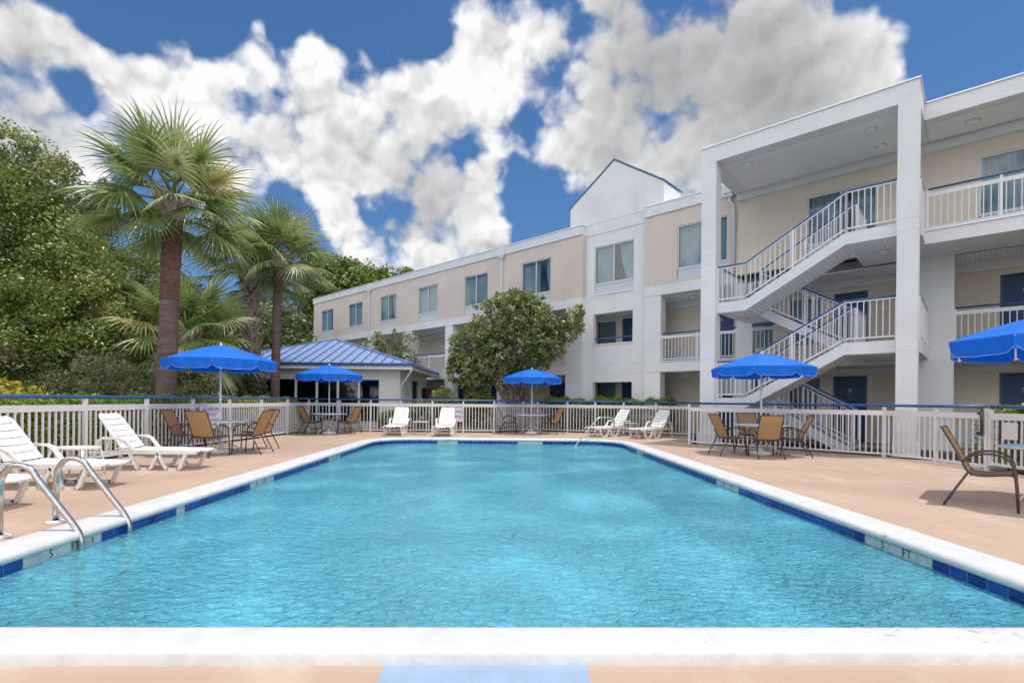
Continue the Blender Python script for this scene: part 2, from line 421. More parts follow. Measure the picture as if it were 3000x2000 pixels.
    thick = nt.nodes.new('ShaderNodeMapRange'); thick.inputs[1].default_value = .8; thick.inputs[2].default_value = 2.6; thick.inputs[3].default_value = 0.05; thick.inputs[4].default_value = -.16
    L(dens, thick.inputs[0]); lit = mth('ADD', lit, thick.outputs[0])
    cl = nt.nodes.new('ShaderNodeMapRange'); cl.inputs[1].default_value = 0; cl.inputs[2].default_value = 1.; cl.inputs[3].default_value = 0; cl.inputs[4].default_value = 1; L(lit, cl.inputs[0])
    cm = nt.nodes.new('ShaderNodeMix'); cm.data_type = 'RGBA'
    g0, g1 = CLOUD
    cm.inputs[6].default_value = (*g0, 1); cm.inputs[7].default_value = (*g1, 1); L(cl.outputs[0], cm.inputs[0])
    tint = nt.nodes.new('ShaderNodeMix'); tint.data_type = 'RGBA'; tint.blend_type = 'MULTIPLY'; tint.inputs[0].default_value = 1
    L(sky.outputs[0], tint.inputs[6]); tint.inputs[7].default_value = (*SKYTINT, 1)
    fin = nt.nodes.new('ShaderNodeMix'); fin.data_type = 'RGBA'
    L(al.outputs[0], fin.inputs[0]); L(tint.outputs[2], fin.inputs[6])
    boost = mth('MULTIPLY_ADD', bk.outputs[0], 1.0, 1.0)  # brightens the added clouds behind the view as fill light
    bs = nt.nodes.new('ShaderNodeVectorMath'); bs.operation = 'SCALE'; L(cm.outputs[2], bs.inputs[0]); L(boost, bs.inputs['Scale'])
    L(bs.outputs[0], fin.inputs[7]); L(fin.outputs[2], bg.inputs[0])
    wd.cycles.sampling_method = 'MANUAL'; wd.cycles.sample_map_resolution = 512
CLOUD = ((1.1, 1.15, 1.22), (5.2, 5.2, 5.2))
SKYTINT = (.30, .455, .59)
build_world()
vs = SC.view_settings; vs.view_transform = 'Standard'; vs.look = 'None'; vs.gamma = 1.; vs.exposure = .66
SC.cycles.max_bounces = 8; SC.cycles.transparent_max_bounces = 24; SC.cycles.caustics_reflective = False; SC.cycles.caustics_refractive = False
SC.cycles.sample_clamp_indirect = 4.; SC.cycles.use_adaptive_sampling = True; SC.cycles.adaptive_threshold = .02
try: SC.cycles.use_denoising = True; SC.cycles.denoiser = 'OPENIMAGEDENOISE'
except Exception: pass

# ------------------------------------------------------------------ pool
PA = .02
def PW(a, b, z=0.):
    """pool frame (a across, b along) to world"""
    return (-.14+a*math.cos(PA)-b*math.sin(PA), 2.62+a*math.sin(PA)+b*math.cos(PA), z)
PHW, PLEN, PRAD, PNEAR = 3.64, 12.9, 1.15, .45
def pool_outline(off=0., seg=14):
    """rounded rectangle, counter-clockwise, offset outwards; list of (a,b,outward normal)"""
    pts = []; N_ = PNEAR
    cs = [(PHW-N_, N_, -PI/2, N_), (PHW-PRAD, PLEN-PRAD, 0, PRAD), (-PHW+PRAD, PLEN-PRAD, PI/2, PRAD), (-PHW+N_, N_, PI, N_)]
    for (ca, cb, a0, r) in cs:
        r = r+off
        for i in range(seg+1):
            t = a0+PI/2*i/seg; pts.append((ca+r*math.cos(t), cb+r*math.sin(t)))
    # subdivide the long sides
    out = []
    for i, p in enumerate(pts):
        q = pts[(i+1) % len(pts)]; out.append(p); d = math.dist(p, q)
        if d > .6:
            k = int(d/.3)
            for j in range(1, k): out.append((p[0]+(q[0]-p[0])*j/k, p[1]+(q[1]-p[1])*j/k))
    return out

def sheet_with_hole(name, outer, hole, z, mats, skirt=0.):
    bm = bmesh.new()
    vo = [bm.verts.new((x, y, z)) for x, y in outer]; vh = [bm.verts.new((x, y, z)) for x, y in hole]
    es = [bm.edges.new((vo[i], vo[(i+1) % len(vo)])) for i in range(len(vo))]+[bm.edges.new((vh[i], vh[(i+1) % len(vh)])) for i in range(len(vh))]
    bmesh.ops.triangle_fill(bm, use_beauty=True, use_dissolve=False, edges=es)
    for f in bm.faces:
        if f.normal.z < 0: f.normal_flip()
    if skirt:
        lo = [bm.verts.new((v.co.x, v.co.y, z-skirt)) for v in vo]
        for i in range(len(vo)): bm.faces.new((vo[i], lo[i], lo[(i+1) % len(vo)], vo[(i+1) % len(vo)]))
    me = bpy.data.meshes.new(name); bm.to_mesh(me); bm.free(); me.materials.append(mats)
    o = bpy.data.objects.new(name, me); COL.objects.link(o); return struct(o)

def deck_mat():
    m, nt, out = new_mat('peach_concrete'); b = node(nt, 'ShaderNodeBsdfPrincipled'); b.inputs['Roughness'].default_value = .75
    tc = node(nt, 'ShaderNodeTexCoord'); L = nt.links.new
    def nz(s, d=6, st=None):
        n = node(nt, 'ShaderNodeTexNoise'); n.inputs['Scale'].default_value = s; n.inputs['Detail'].default_value = d
        v = tc.outputs['Object']
        if st:
            mp = node(nt, 'ShaderNodeMapping'); mp.inputs['Scale'].default_value = st; L(v, mp.inputs[0]); v = mp.outputs[0]
        L(v, n.inputs['Vector']); return n.outputs[0]
    def mixc(f, a, b2, lo, hi):
        r = node(nt, 'ShaderNodeMapRange'); r.inputs[1].default_value = lo; r.inputs[2].default_value = hi; L(f, r.inputs[0])
        x = node(nt, 'ShaderNodeMix', data_type='RGBA'); L(r.outputs[0], x.inputs[0])
        if isinstance(a, tuple): x.inputs[6].default_value = c4(a)
        else: L(a, x.inputs[6])
        x.inputs[7].default_value = c4(b2); return x.outputs[2]
    c = mixc(nz(.7, 8), (.44, .31, .225), (.49, .35, .26), .35, .65)
    c = mixc(nz(2.2, 8, (1, .35, 1)), c, (.56, .42, .33), .56, .74)
    c = mixc(nz(26, 3), c, (.46, .30, .22), .68, .80)
    L(c, b.inputs['Base Color'])
    bp = node(nt, 'ShaderNodeBump'); bp.inputs['Strength'].default_value = .35; bp.inputs['Distance'].default_value = .006; L(nz(70, 4), bp.inputs['Height'])
    L(bp.outputs[0], b.inputs['Normal']); L(b.outputs[0], out.inputs[0]); return m
M['deck'] = deck_mat()
M['ground'] = P('mulch_ground', (.10, .075, .045), .95, vscale=1.2, col2=(.05, .07, .02), bump=.8, bscale=14, bdist=.05)
M['walk'] = P('walkway_concrete', (.33, .31, .30), .85, .2, 3.)
def coping_mat():
    m, nt, out = new_mat('white_coping'); b = node(nt, 'ShaderNodeBsdfPrincipled'); b.inputs['Roughness'].default_value = .6
    tc = node(nt, 'ShaderNodeTexCoord'); L = nt.links.new
    n = node(nt, 'ShaderNodeTexNoise'); n.inputs['Scale'].default_value = 4.; n.inputs['Detail'].default_value = 9; n.inputs['Roughness'].default_value = .7
    L(tc.outputs['Object'], n.inputs['Vector'])
    r = node(nt, 'ShaderNodeMapRange'); r.inputs[1].default_value = .38; r.inputs[2].default_value = .60; L(n.outputs[0], r.inputs[0])
    x = node(nt, 'ShaderNodeMix', data_type='RGBA'); x.inputs[6].default_value = (.66, .66, .655, 1); x.inputs[7].default_value = (.57, .565, .56, 1); L(r.outputs[0], x.inputs[0])
    # scuffs and chips
    n2 = node(nt, 'ShaderNodeTexNoise'); n2.inputs['Scale'].default_value = 17.; n2.inputs['Detail'].default_value = 5; n2.inputs['Roughness'].default_value = .65; L(tc.outputs['Object'], n2.inputs['Vector'])
    n3 = node(nt, 'ShaderNodeTexNoise'); n3.inputs['Scale'].default_value = 2.1; L(tc.outputs['Object'], n3.inputs['Vector'])
    mu = node(nt, 'ShaderNodeMath', operation='MULTIPLY'); L(n2.outputs[0], mu.inputs[0]); L(n3.outputs[0], mu.inputs[1])
    r2 = node(nt, 'ShaderNodeMapRange'); r2.inputs[1].default_value = .40; r2.inputs[2].default_value = .42; L(mu.outputs[0], r2.inputs[0])
    x2 = node(nt, 'ShaderNodeMix', data_type='RGBA'); L(r2.outputs[0], x2.inputs[0]); L(x.outputs[2], x2.inputs[6]); x2.inputs[7].default_value = (.46, .38, .34, 1)
    L(x2.outputs[2], b.inputs['Base Color'])
    bp = node(nt, 'ShaderNodeBump'); bp.inputs['Strength'].default_value = .35; bp.inputs['Distance'].default_value = .01; L(n2.outputs[0], bp.inputs['Height']); L(bp.outputs[0], b.inputs['Normal'])
    L(b.outputs[0], out.inputs[0]); return m
M['coping'] = coping_mat()

def build_pool():
    WZ = -.10; BZ = -.98
    inner = pool_outline(0.)
    # coping: swept bullnose profile (offset, z)
    prof = [(-.0, -.012), (-.035, -.008), (-.048, .012), (-.046, .036), (-.03, .055), (0., .066), (.05, .071), (.27, .070), (.31, .066), (.328, .052), (.33, -.05)]
    mb = MB(); mb.smooth = True; loops = []
    base = pool_outline(0.)
    n = len(base)
    def nrm(i):
        a = base[i-1]; b = base[(i+1) % n]; d = Vector((b[0]-a[0], b[1]-a[1])).normalized(); return (d.y, -d.x)
    ns = [nrm(i) for i in range(n)]
    for (o, z) in prof:
        loops.append(len(mb.v))
        for i, p in enumerate(base):
            w = o+(.0035*math.sin(i*1.7)+.003*math.sin(i*.61) if o > .3 else 0)
            if o > 0: w *= .76+.24*min(1, max(0, p[1]/.6))
            mb.v.append(PW(p[0]+ns[i][0]*w, p[1]+ns[i][1]*w, z))
    for k in range(len(prof)-1):
        for i in range(n):
            j = (i+1) % n
            mb.f.append((loops[k]+i, loops[k]+j, loops[k+1]+j, loops[k+1]+i)); mb.m.append(0); mb.sm.append(True)
    cp = struct(mb.build('pool_coping', M['coping'], recalc=False))
    # basin: walls and floor
    mb = MB(); mb.smooth = False
    for i in range(n):
        j = (i+1) % n
        a = base[i]; b = base[j]
        mb.add([PW(a[0], a[1], -.014), PW(b[0], b[1], -.014), PW(b[0], b[1], BZ), PW(a[0], a[1], BZ)], [(0, 1, 2, 3)])
    mb.f.append(tuple(len(mb.v)+i for i in range(n))); mb.m.append(0); mb.sm.append(False)
    mb.v.extend([PW(p[0], p[1], BZ) for p in base])
    struct(mb.build('pool_basin', M['plaster']))
    # tile course: individual 152 mm tiles set 4 mm proud of the wall, grout strip behind
    per = [0.]
    for i in range(n): per.append(per[-1]+math.dist(base[i], base[(i+1) % n]))
    total = per[-1]
    def at(s):
        s %= total
        k = 0
        lo, hi = 0, n
        while hi-lo > 1:
            mid = (lo+hi)//2
            if per[mid] <= s: lo = mid
            else: hi = mid
        a = base[lo]; b = base[(lo+1) % n]; t = (s-per[lo])/max(1e-9, per[lo+1]-per[lo])
        return (a[0]+(b[0]-a[0])*t, a[1]+(b[1]-a[1])*t)
    mb = MB()
    for i in range(n):
        j = (i+1) % n; a = base[i]; b = base[j]
        pa = (a[0]-ns[i][0]*.004, a[1]-ns[i][1]*.004); pb = (b[0]-ns[j][0]*.004, b[1]-ns[j][1]*.004)
        mb.add([PW(*pa, -.012), PW(*pb, -.012), PW(*pb, -.165), PW(*pa, -.165)], [(0, 1, 2, 3)])
    struct(mb.build('tile_grout', M['grout']))
    # white marker stretches given in world-like coordinates: (side, from, to)
    def is_white(a, b):
        if a < -3.5:
            for lo, hi in ((1.32, 2.12), (3.16, 3.31), (4.9, 5.62), (8.3, 9.05)):
                if lo < b < hi: return True
        if a > 3.5:
            for lo, hi in ((1.45, 2.22), (4.85, 5.55), (9.9, 10.6)):
                if lo < b < hi: return True
        if b > PLEN-.1:
            for lo, hi in ((-1.95, -1.30), (.62, 1.32)):
                if lo < a < hi: return True
        return False
    mb = MB(); N = int(total/.1535); w = total/N
    for k in range(N):
        s0 = k*w+.003; s1 = (k+1)*w-.003; a = at(s0); b = at(s1); c = at((s0+s1)/2)
        d = Vector((b[0]-a[0], b[1]-a[1])).normalized(); nx = (-d.y*.008, d.x*.008)
        mb.cur = 1 if is_white(*c) else (2 if random.random() < .12 else 0)
        a = (a[0]+nx[0], a[1]+nx[1]); b = (b[0]+nx[0], b[1]+nx[1])
        mb.add([PW(*a, -.014), PW(*b, -.014), PW(*b, -.158), PW(*a, -.158)], [(0, 1, 2, 3)])
    M['tile_blue2'] = P('dark_blue_tile', (.008, .035, .30), .12, .3, 7.)
    struct(mb.build('pool_tiles', [M['tile_blue'], M['tile_white'], M['tile_blue2']]))
    # depth letters on the white tiles
    zt = -.058
    def mark(body, a, b, rz, size=.10):
        o = text_mesh('depth_marking', body, size, M['black_ink'], None, PW(a, b, zt), (PI/2, 0, rz+PA), .9, .0008); struct(o)
    X = PHW-.0095
    mark('FT', -X, 1.86, PI/2); mark('5', -X, 1.62, PI/2); mark('3', -X, 2.04, PI/2, .07)
    mark('FT', -X, 5.38, PI/2); mark('4', -X, 5.12, PI/2); mark('FT', -X, 8.85, PI/2); mark('3', -X, 8.55, PI/2)
    mark('FT', X, 1.70, -PI/2); mark('5', X, 1.98, -PI/2); mark('FT', X, 5.05, -PI/2); mark('4', X, 5.33, -PI/2); mark('FT', X, 10.1, -PI/2)
    mark('3 FT', -1.62, PLEN-.0095, 0, .10)
    # floor fittings: round main drain and the step treads in the far right corner
    mb = MB(); mb.cur = 0
    for k, zz in enumerate((-.38, -.66)):
        r = 1.5+k*.45; pts = [(PHW-.01, PLEN-.01)]
        for i in range(13):
            t = PI+PI/2*i/12; pts.append((PHW-.01+r*math.cos(t), PLEN-.01+r*math.sin(t)))
        mb.slab([PW(*p)[:2] for p in pts], BZ+.003*(k+1), zz)
    struct(mb.build('pool_steps', M['plaster']))
    # water
    m, nt, out = new_mat('pool_water'); L = nt.links.new
    tc = node(nt, 'ShaderNodeTexCoord')
    def nz(s, d, rot, st, dist=.0):
        mp = node(nt, 'ShaderNodeMapping'); mp.inputs['Scale'].default_value = st; mp.inputs['Rotation'].default_value = (0, 0, rot)
        L(tc.outputs['Object'], mp.inputs[0])
        q = node(nt, 'ShaderNodeTexNoise'); q.inputs['Scale'].default_value = s; q.inputs['Detail'].default_value = d; q.inputs['Distortion'].default_value = dist
        L(mp.outputs[0], q.inputs['Vector']); return q.outputs[0]
    h1 = nz(8.5, 4, .5, (1, 1.7, 1), 1.0); h2 = nz(21., 3, -.4, (1, 1.5, 1), .8); h3 = nz(.8, 2, .2, (1, 1, 1))
    s1 = node(nt, 'ShaderNodeMath', operation='MULTIPLY_ADD'); s1.inputs[1].default_value = .35; L(h2, s1.inputs[0]); L(h1, s1.inputs[2])
    mr = node(nt, 'ShaderNodeMapRange'); mr.inputs[1].default_value = .3; mr.inputs[2].default_value = .7; mr.inputs[3].default_value = .35; mr.inputs[4].default_value = 1.25; L(h3, mr.inputs[0])
    s2 = node(nt, 'ShaderNodeMath', operation='MULTIPLY'); L(s1.outputs[0], s2.inputs[0]); L(mr.outputs[0], s2.inputs[1])
    bp = node(nt, 'ShaderNodeBump'); bp.inputs['Strength'].default_value = 1.; bp.inputs['Distance'].default_value = .035; L(s2.outputs[0], bp.inputs['Height'])
    bp2 = node(nt, 'ShaderNodeBump'); bp2.inputs['Strength'].default_value = 1.; bp2.inputs['Distance'].default_value = .34; L(s2.outputs[0], bp2.inputs['Height'])
    tr = node(nt, 'ShaderNodeBsdfTransparent'); tr.inputs[0].default_value = (.52, .90, 1., 1)
    df = node(nt, 'ShaderNodeBsdfDiffuse'); df.inputs[0].default_value = (.23, .78, .98, 1); L(bp2.outputs[0], df.inputs['Normal'])
    gl = node(nt, 'ShaderNodeBsdfGlossy'); gl.inputs['Roughness'].default_value = .05; L(bp.outputs[0], gl.inputs['Normal'])
    fr0 = schlick(nt, .02, bp.outputs[0]); fr = node(nt, 'ShaderNodeMath', operation='MULTIPLY'); fr.inputs[1].default_value = .7; L(fr0.outputs[0], fr.inputs[0])
    m1 = node(nt, 'ShaderNodeMixShader'); m1.inputs[0].default_value = .68; L(tr.outputs[0], m1.inputs[1]); L(df.outputs[0], m1.inputs[2])
    m2 = node(nt, 'ShaderNodeMixShader'); L(fr.outputs[0], m2.inputs[0]); L(m1.outputs[0], m2.inputs[1]); L(gl.outputs[0], m2.inputs[2])
    L(m2.outputs[0], out.inputs[0])
    mb = MB(); mb.v = [PW(p[0], p[1], WZ) for p in pool_outline(-.003)]; mb.f = [tuple(range(len(mb.v)))]; mb.m = [0]; mb.sm = [False]
    struct(mb.build('pool_water', m))
build_pool()

# fence lines (also the deck's edge)
LEFT_LINE = [(-8.02, -3.0), (-8.0, 4.0), (-7.97, 9.4), (-7.86, 14.), (-7.62, 18.9)]
FAR_LINE = [(-7.62, 18.9), (-4.2, 19.12), (-.68, 19.25), (.46, 20.3), (1.05, 20.42), (2.2, 19.9), (4.3, 19.35), (6.5, 18.4), (5.28, 14.95)]
RIGHT_LINE = [(5.28, 14.95), (7.0, 13.37), (8.72, 11.79), (8.98, 10.65), (9.08, 9.62)]
GATE_LINE = [(9.08, 9.62), (9.12, 8.35)]
RIGHT_BEYOND = [(9.12, 8.35), (9.14, 2.0), (9.1, -3.0)]
deck_out = [(-8.12, -6), (9.3, -6)]+[(x+.1, y) for x, y in reversed(RIGHT_BEYOND)]+[(9.18, 9.62), (9.08, 10.7), (8.82, 11.86), (7.1, 13.45), (5.4, 15.0), (6.62, 18.45), (4.3, 19.47), (2.2, 20.02), (1.05, 20.54), (.42, 20.42), (-.72, 19.37), (-4.2, 19.24), (-7.7, 19.02), (-7.96, 14.), (-8.07, 9.4), (-8.1, 4.)]
deck_hole = [PW(*p)[:2] for p in pool_outline(.2)]
sheet_with_hole('pool_deck', deck_out, deck_hole, 0., M['deck'], .12)
sheet_with_hole('ground', [(-420, -300), (420, -300), (420, 600), (-420, 600)], [(x*.985+.0, y*.985+.1) for x, y in deck_out], -.055, M['ground'])
mb = MB(); mb.slab([(-.60, .6), (.37, .6), (.365, 2.40), (-.585, 2.40)], -.01, .004)
struct(mb.build('painted_deck_panel', P('blue_deck_paint', (.30, .40, .55), .7, .12, 4., bump=.3, bscale=60)))

# ------------------------------------------------------------------ pool fence
def fence_run(root, line, post_gap=1.65, pitch=.11, mats=None, cap_z=1.225, first_post=True, last_post=True):
    for i in range(len(line)-1):
        a = Vector((*line[i], 0)); b = Vector((*line[i+1], 0)); L = (b-a).length; d = (b-a)/L
        k = max(1, round(L/post_gap))
        for j in range(k):
            p = a+d*(L*j/k); q = a+d*(L*(j+1)/k)
            mb = MB()
            mb.beam(p+d*.03+Vector((0,0,1.035)), q-d*.03+Vector((0,0,1.035)), .035, .115)
            mb.beam(p+d*.03+Vector((0,0,.085)), q-d*.03+Vector((0,0,.085)), .032, .04)
            n = max(2, int(((q-p).length-.06)/pitch)); 
            for t in range(1, n):
                c = p+d*((q-p).length*t/n)
                mb.beam(c+Vector((0,0,.105)), c+Vector((0,0,.978)), .026, .026, up=d)
            mb.build('fence_panel', M['fence_white'], root)
            if j > 0 or i > 0 or first_post:
                mb = MB(); mb.beam(p+Vector((0,0,-.02)), p+Vector((0,0,cap_z-.03)), .062, .062, up=d); mb.build('post', M['fence_white'], root)
        if i == len(line)-2 and last_post:
            mb = MB(); mb.beam(b+Vector((0,0,-.02)), b+Vector((0,0,cap_z-.03)), .062, .062, up=d); mb.build('post', M['fence_white'], root)
    mb = MB(); mb.tube([(x, y, cap_z) for x, y in line], .033, 10); mb.build('top_rail', M['blue_rail'], root)

f1 = thing('pool_fence', 'white picket pool fence with blue top rail running along the loungers and the wooded side', 'fence', (-8, 5, 0))
f2 = thing('pool_fence', 'white picket pool fence with blue top rail crossing behind the far end of the pool', 'fence', (0, 19, 0))
f3 = thing('pool_fence', 'white picket pool fence with blue top rail in front of the outdoor staircase', 'fence', (7, 13, 0))
def fence_local(root, line): return [(x-root.location.x, y-root.location.y) for x, y in line]
fence_run(f1, fence_local(f1, LEFT_LINE), cap_z=1.235)
fence_run(f2, fence_local(f2, FAR_LINE), 1.25, first_post=False, last_post=False)
fence_run(f3, fence_local(f3, RIGHT_LINE), cap_z=1.21)
f4 = thing('pool_fence', 'white picket pool fence past the gate at the right edge', 'fence', (9.12, 5, 0))
fence_run(f4, fence_local(f4, RIGHT_BEYOND), cap_z=1.21)
def make_gate():
    g = thing('pool_gate', 'white picket gate with a black latch tube and a blank plate', 'gate', (9.08, 9.62, 0))
    a = Vector((.01, -.07, 0)); b = Vector((.04, -1.2, 0)); d = (b-a).normalized()
    mb = MB(); mb.beam(a+Vector((0,0,1.03)), b+Vector((0,0,1.03)), .04, .13); mb.beam(a+Vector((0,0,.13)), b+Vector((0,0,.13)), .035, .05)
    mb.beam(a+Vector((0,0,.10)), a+Vector((0,0,1.16)), .07, .05, up=d); mb.beam(b+Vector((0,0,.10)), b+Vector((0,0,1.16)), .07, .05, up=d)
    n = 10
    for i in range(1, n): c = a+(b-a)*(i/n); mb.beam(c+Vector((0,0,.155)), c+Vector((0,0,.965)), .026, .026, up=d)
    mb.build('gate_leaf', M['fence_white'], g)
    mb = MB(); mb.tube([a+Vector((0,0,1.21)), b+Vector((0,0,1.21))], .033, 10); mb.build('top_rail', M['blue_rail'], g)
    mb = MB(); mb.tube([(-.075, .03, .66), (-.075, .03, 1.10)], .026, 10); mb.beam((-.075, .03, 1.08), (-.075, .10, 1.08), .05, .04); mb.beam((-.075, .03, .70), (-.075, .11, .70), .05, .05); mb.tube([(-.075, .03, 1.1), (-.075, .03, 1.17)], .012, 8)
    mb.build('latch', M['black'], g)
    mb = MB(); mb.box(-.045, -.03, -.62, -.36, .62, .93); mb.build('plate', M['sign_white'], g)
make_gate()

def fence_sign(name, label, loc, rz, w, h, lines, legs=False):
    t = thing(name, label, 'sign', loc, rz)
    mb = MB(); mb.box(-w/2, w/2, -.004, .004, -h/2, h/2); mb.build('sign_board', M['sign_white'], t)
    for body, sz, z, xs in lines:
        text_mesh('lettering', body, sz, M['sign_ink'], t, (0, -.006, z), (PI/2, 0, 0), xs, .001)
    return t
fence_sign('lifeguard_sign', 'white sign reading NO LIFEGUARD ON DUTY on the fence behind the umbrella table', (-7.74, 12.98, .74), PI/2-.02, .92, .56,
           [('NO LIFEGUARD', .135, .20, .80), ('ON DUTY', .135, .065, .80), ('SWIM AT YOUR', .10, -.075, .85), ('OWN RISK', .10, -.20, .85)])
fence_sign('no_diving_sign', 'pale sign reading SHALLOW WATER NO DIVING ALLOWED half hidden behind a white lounger', (-2.16, 19.10, .73), .04, .58, .62,
           [('SHALLOW WATER', .08, .23, .85), ('NO DIVING', .135, .06, .78), ('ALLOWED', .135, -.13, .90)])

# ------------------------------------------------------------------ stainless handrails
def ladder_rail(label, y, x0):
    t = thing('pool_handrail', label, 'handrail', (x0, y, 0), 0, 'grab rails of the pool ladder')
    mb = MB()
    pts = [(0, 0, 0), (0, 0, .42)]+smooth_path([(0,0,.42), (.02,0,.53), (.09,0,.62), (.18,0,.635), (.27,0,.60), (.33,0,.52)], 4)[1:]+[(.66, 0, .11)]+arc((.66,0,.11), (.72,0,.03), (.725,0,-.05), 5)[1:]+[(.725, 0, -.85)]
    mb.tube(pts, .0265, 12); mb.build('rail_tube', M['steel'], t)
    mb = MB(); mb.lathe([(.08, 0), (.085, .006), (.07, .022), (.03, .026)], n=20); mb.build('base_ring', M['plastic'], t)
ladder_rail('stainless pool ladder handrail nearest the camera, at the left edge of the picture', 4.43, -4.50)
ladder_rail('stainless pool ladder handrail second from the camera, standing clear of the left edge', 4.98, -4.50)
t = thing('pool_handrail', 'thin stainless handrail bending into the water at the far right corner of the pool', 'handrail', (3.22, 15.85, 0))
mb = MB(); mb.tube([(0,0,.05), (0,0,.60)]+arc((0,0,.60), (0,0,.74), (-.14,-.04,.74), 5)[1:]+[(-.42,-.12,.74)]+arc((-.42,-.12,.74), (-.52,-.16,.74), (-.6,-.2,.66), 5)[1:]+[(-1.3,-.6,-.12), (-1.5,-.7,-.35)], .024, 10)
mb.build('rail_tube', M['steel'], t)
mb = MB(); mb.lathe([(.07, .07), (.075, .076), (.06, .09), (.03, .095)], n=16); mb.build('base_ring', M['plastic'], t)

# ------------------------------------------------------------------ hotel (local frame: x = -s, y = t, z up)
TH = math.radians(47.3)
HB = thing('hotel_building', 'three-storey white and beige motel with exterior corridors, a gable and an open staircase tower', 'building', (9.42, 11.62, 0), -(PI/2-TH))
FP, CW, SE, SW = 2.93, 4.6, 36.1, -14.   # front plane, corridor wall, far end, near end
def Bx(mb, s0, s1, t0, t1, z0, z1): mb.box(-s0, -s1, t0, t1, z0, z1)
def wall_with_holes(name, s0, s1, z0, z1, t0, t1, holes, mat, label=None):
    """front wall split round its openings; holes = (s0,s1,z0,z1)"""
    mb = MB(); ss = sorted({s0, s1, *[h[0] for h in holes], *[h[1] for h in holes]})
    for a, b in zip(ss[:-1], ss[1:]):
        if b-a < 1e-4: continue
        mid = (a+b)/2; hs = sorted([h for h in holes if h[0] < mid < h[1]], key=lambda h: h[2]); z = z0
        for h in hs:
            if h[2] > z+1e-4: Bx(mb, a, b, t0, t1, z, h[2])
            z = h[3]
        if z < z1-1e-4: Bx(mb, a, b, t0, t1, z, z1)
    return mb.build(name, mat, HB, label)

def curtain(mb, x0, x1, y, z0, z1, amp=.03, wave=.13, gather=None):
    n = max(6, int(abs(x1-x0)/.025)); o = len(mb.v)
    for r, z in enumerate((z0, (z0+z1)/2, z1)):
        for i in range(n+1):
            x = x0+(x1-x0)*i/n
            if gather: x = x0+(x-x0)*(1-gather*(1-r/2.)**1.5)
            mb.v.append((x, y+amp*math.sin(2*PI*x/wave+.6*math.sin(x*9))*(1+.3*r), z))
    for r in range(2):
        for i in range(n):
            a = o+r*(n+1)+i; mb.f.append((a, a+1, a+n+2, a+n+1)); mb.m.append(mb.cur); mb.sm.append(True)

def window(s0, s1, z0, z1, t, grille=.43, open_gap=None, label=None, mull=True):
    """sliding window: frame, two panes, curtain, louvred air-conditioner grille underneath"""
    zt = z0+grille
    r = MB(); fw = .05
    Bx(r, s0, s1, t, t+.07, z1-fw, z1); Bx(r, s0, s1, t, t+.07, zt-.04, zt+.03)
    Bx(r, s0, s0+fw, t, t+.07, zt+.03, z1-fw); Bx(r, s1-fw, s1, t, t+.07, zt+.03, z1-fw)
    if mull: Bx(r, (s0+s1)/2-.03, (s0+s1)/2+.03, t+.003, t+.072, zt+.03, z1-fw)
    if grille:
        Bx(r, s0, s1, t-.03, t+.07, z0, z0+.03)
    wnd = r.build('window', M['window_frame'], HB, label)
    g = MB(); Bx(g, s0+fw, s1-fw, t+.03, t+.04, zt+.03, z1-fw); g.build('pane', M['glass'], wnd)
    c = MB()
    if open_gap:
        a, b = open_gap
        curtain(c, -(s1-.03), -b, t+.16, zt+.0, z1-.01, gather=.0); curtain(c, -(s0+.03), -a, t+.16, zt, z1-.01, gather=.45)
    else:
        curtain(c, -(s1-.03), -(s0+.03), t+.16, zt, z1-.01)
    c.build('curtain', M['curtain'], wnd)
    if grille:
        v = MB(); Bx(v, s0+.01, s1-.01, t+.02, t+.06, z0+.03, zt-.04); v.build('vent_grille', M['grille'], wnd)
    return wnd

def door(s0, s1, z0, t, number='105', label=None):
    d = MB(); Bx(d, s0+.07, s1-.07, t-.01, t+.03, z0+.01, z0+2.06); dr = d.build('door', M['blue_door'], HB, label)
    f = MB(); Bx(f, s0, s0+.07, t-.035, t+.05, z0, z0+2.15); Bx(f, s1-.07, s1, t-.035, t+.05, z0, z0+2.15); Bx(f, s0+.07, s1-.07, t-.035, t+.05, z0+2.08, z0+2.15)
    f.build('door_frame', M['blue_frame'], dr)
    k = MB(); k.tube([(-(s0+.15), t-.01, z0+.98), (-(s0+.15), t-.07, z0+.98), (-(s0+.26), t-.07, z0+.98)], .012, 8); k.build('handle', M['steel'], dr)
    e = MB(); c = -(s0+s1)/2
    pts = [(c+.045*math.cos(a), z0+1.655+.045*math.sin(a)) for a in [PI*i/10 for i in range(11)]]
    e.prism(pts, t-.016, t-.011); e.build('number_emblem', M['yellow'], dr)
    tm = text_mesh('room_number', number, .07, M['number'], dr, (c, t-.014, z0+1.60), (PI/2, 0, 0), .9, .002)
    return dr

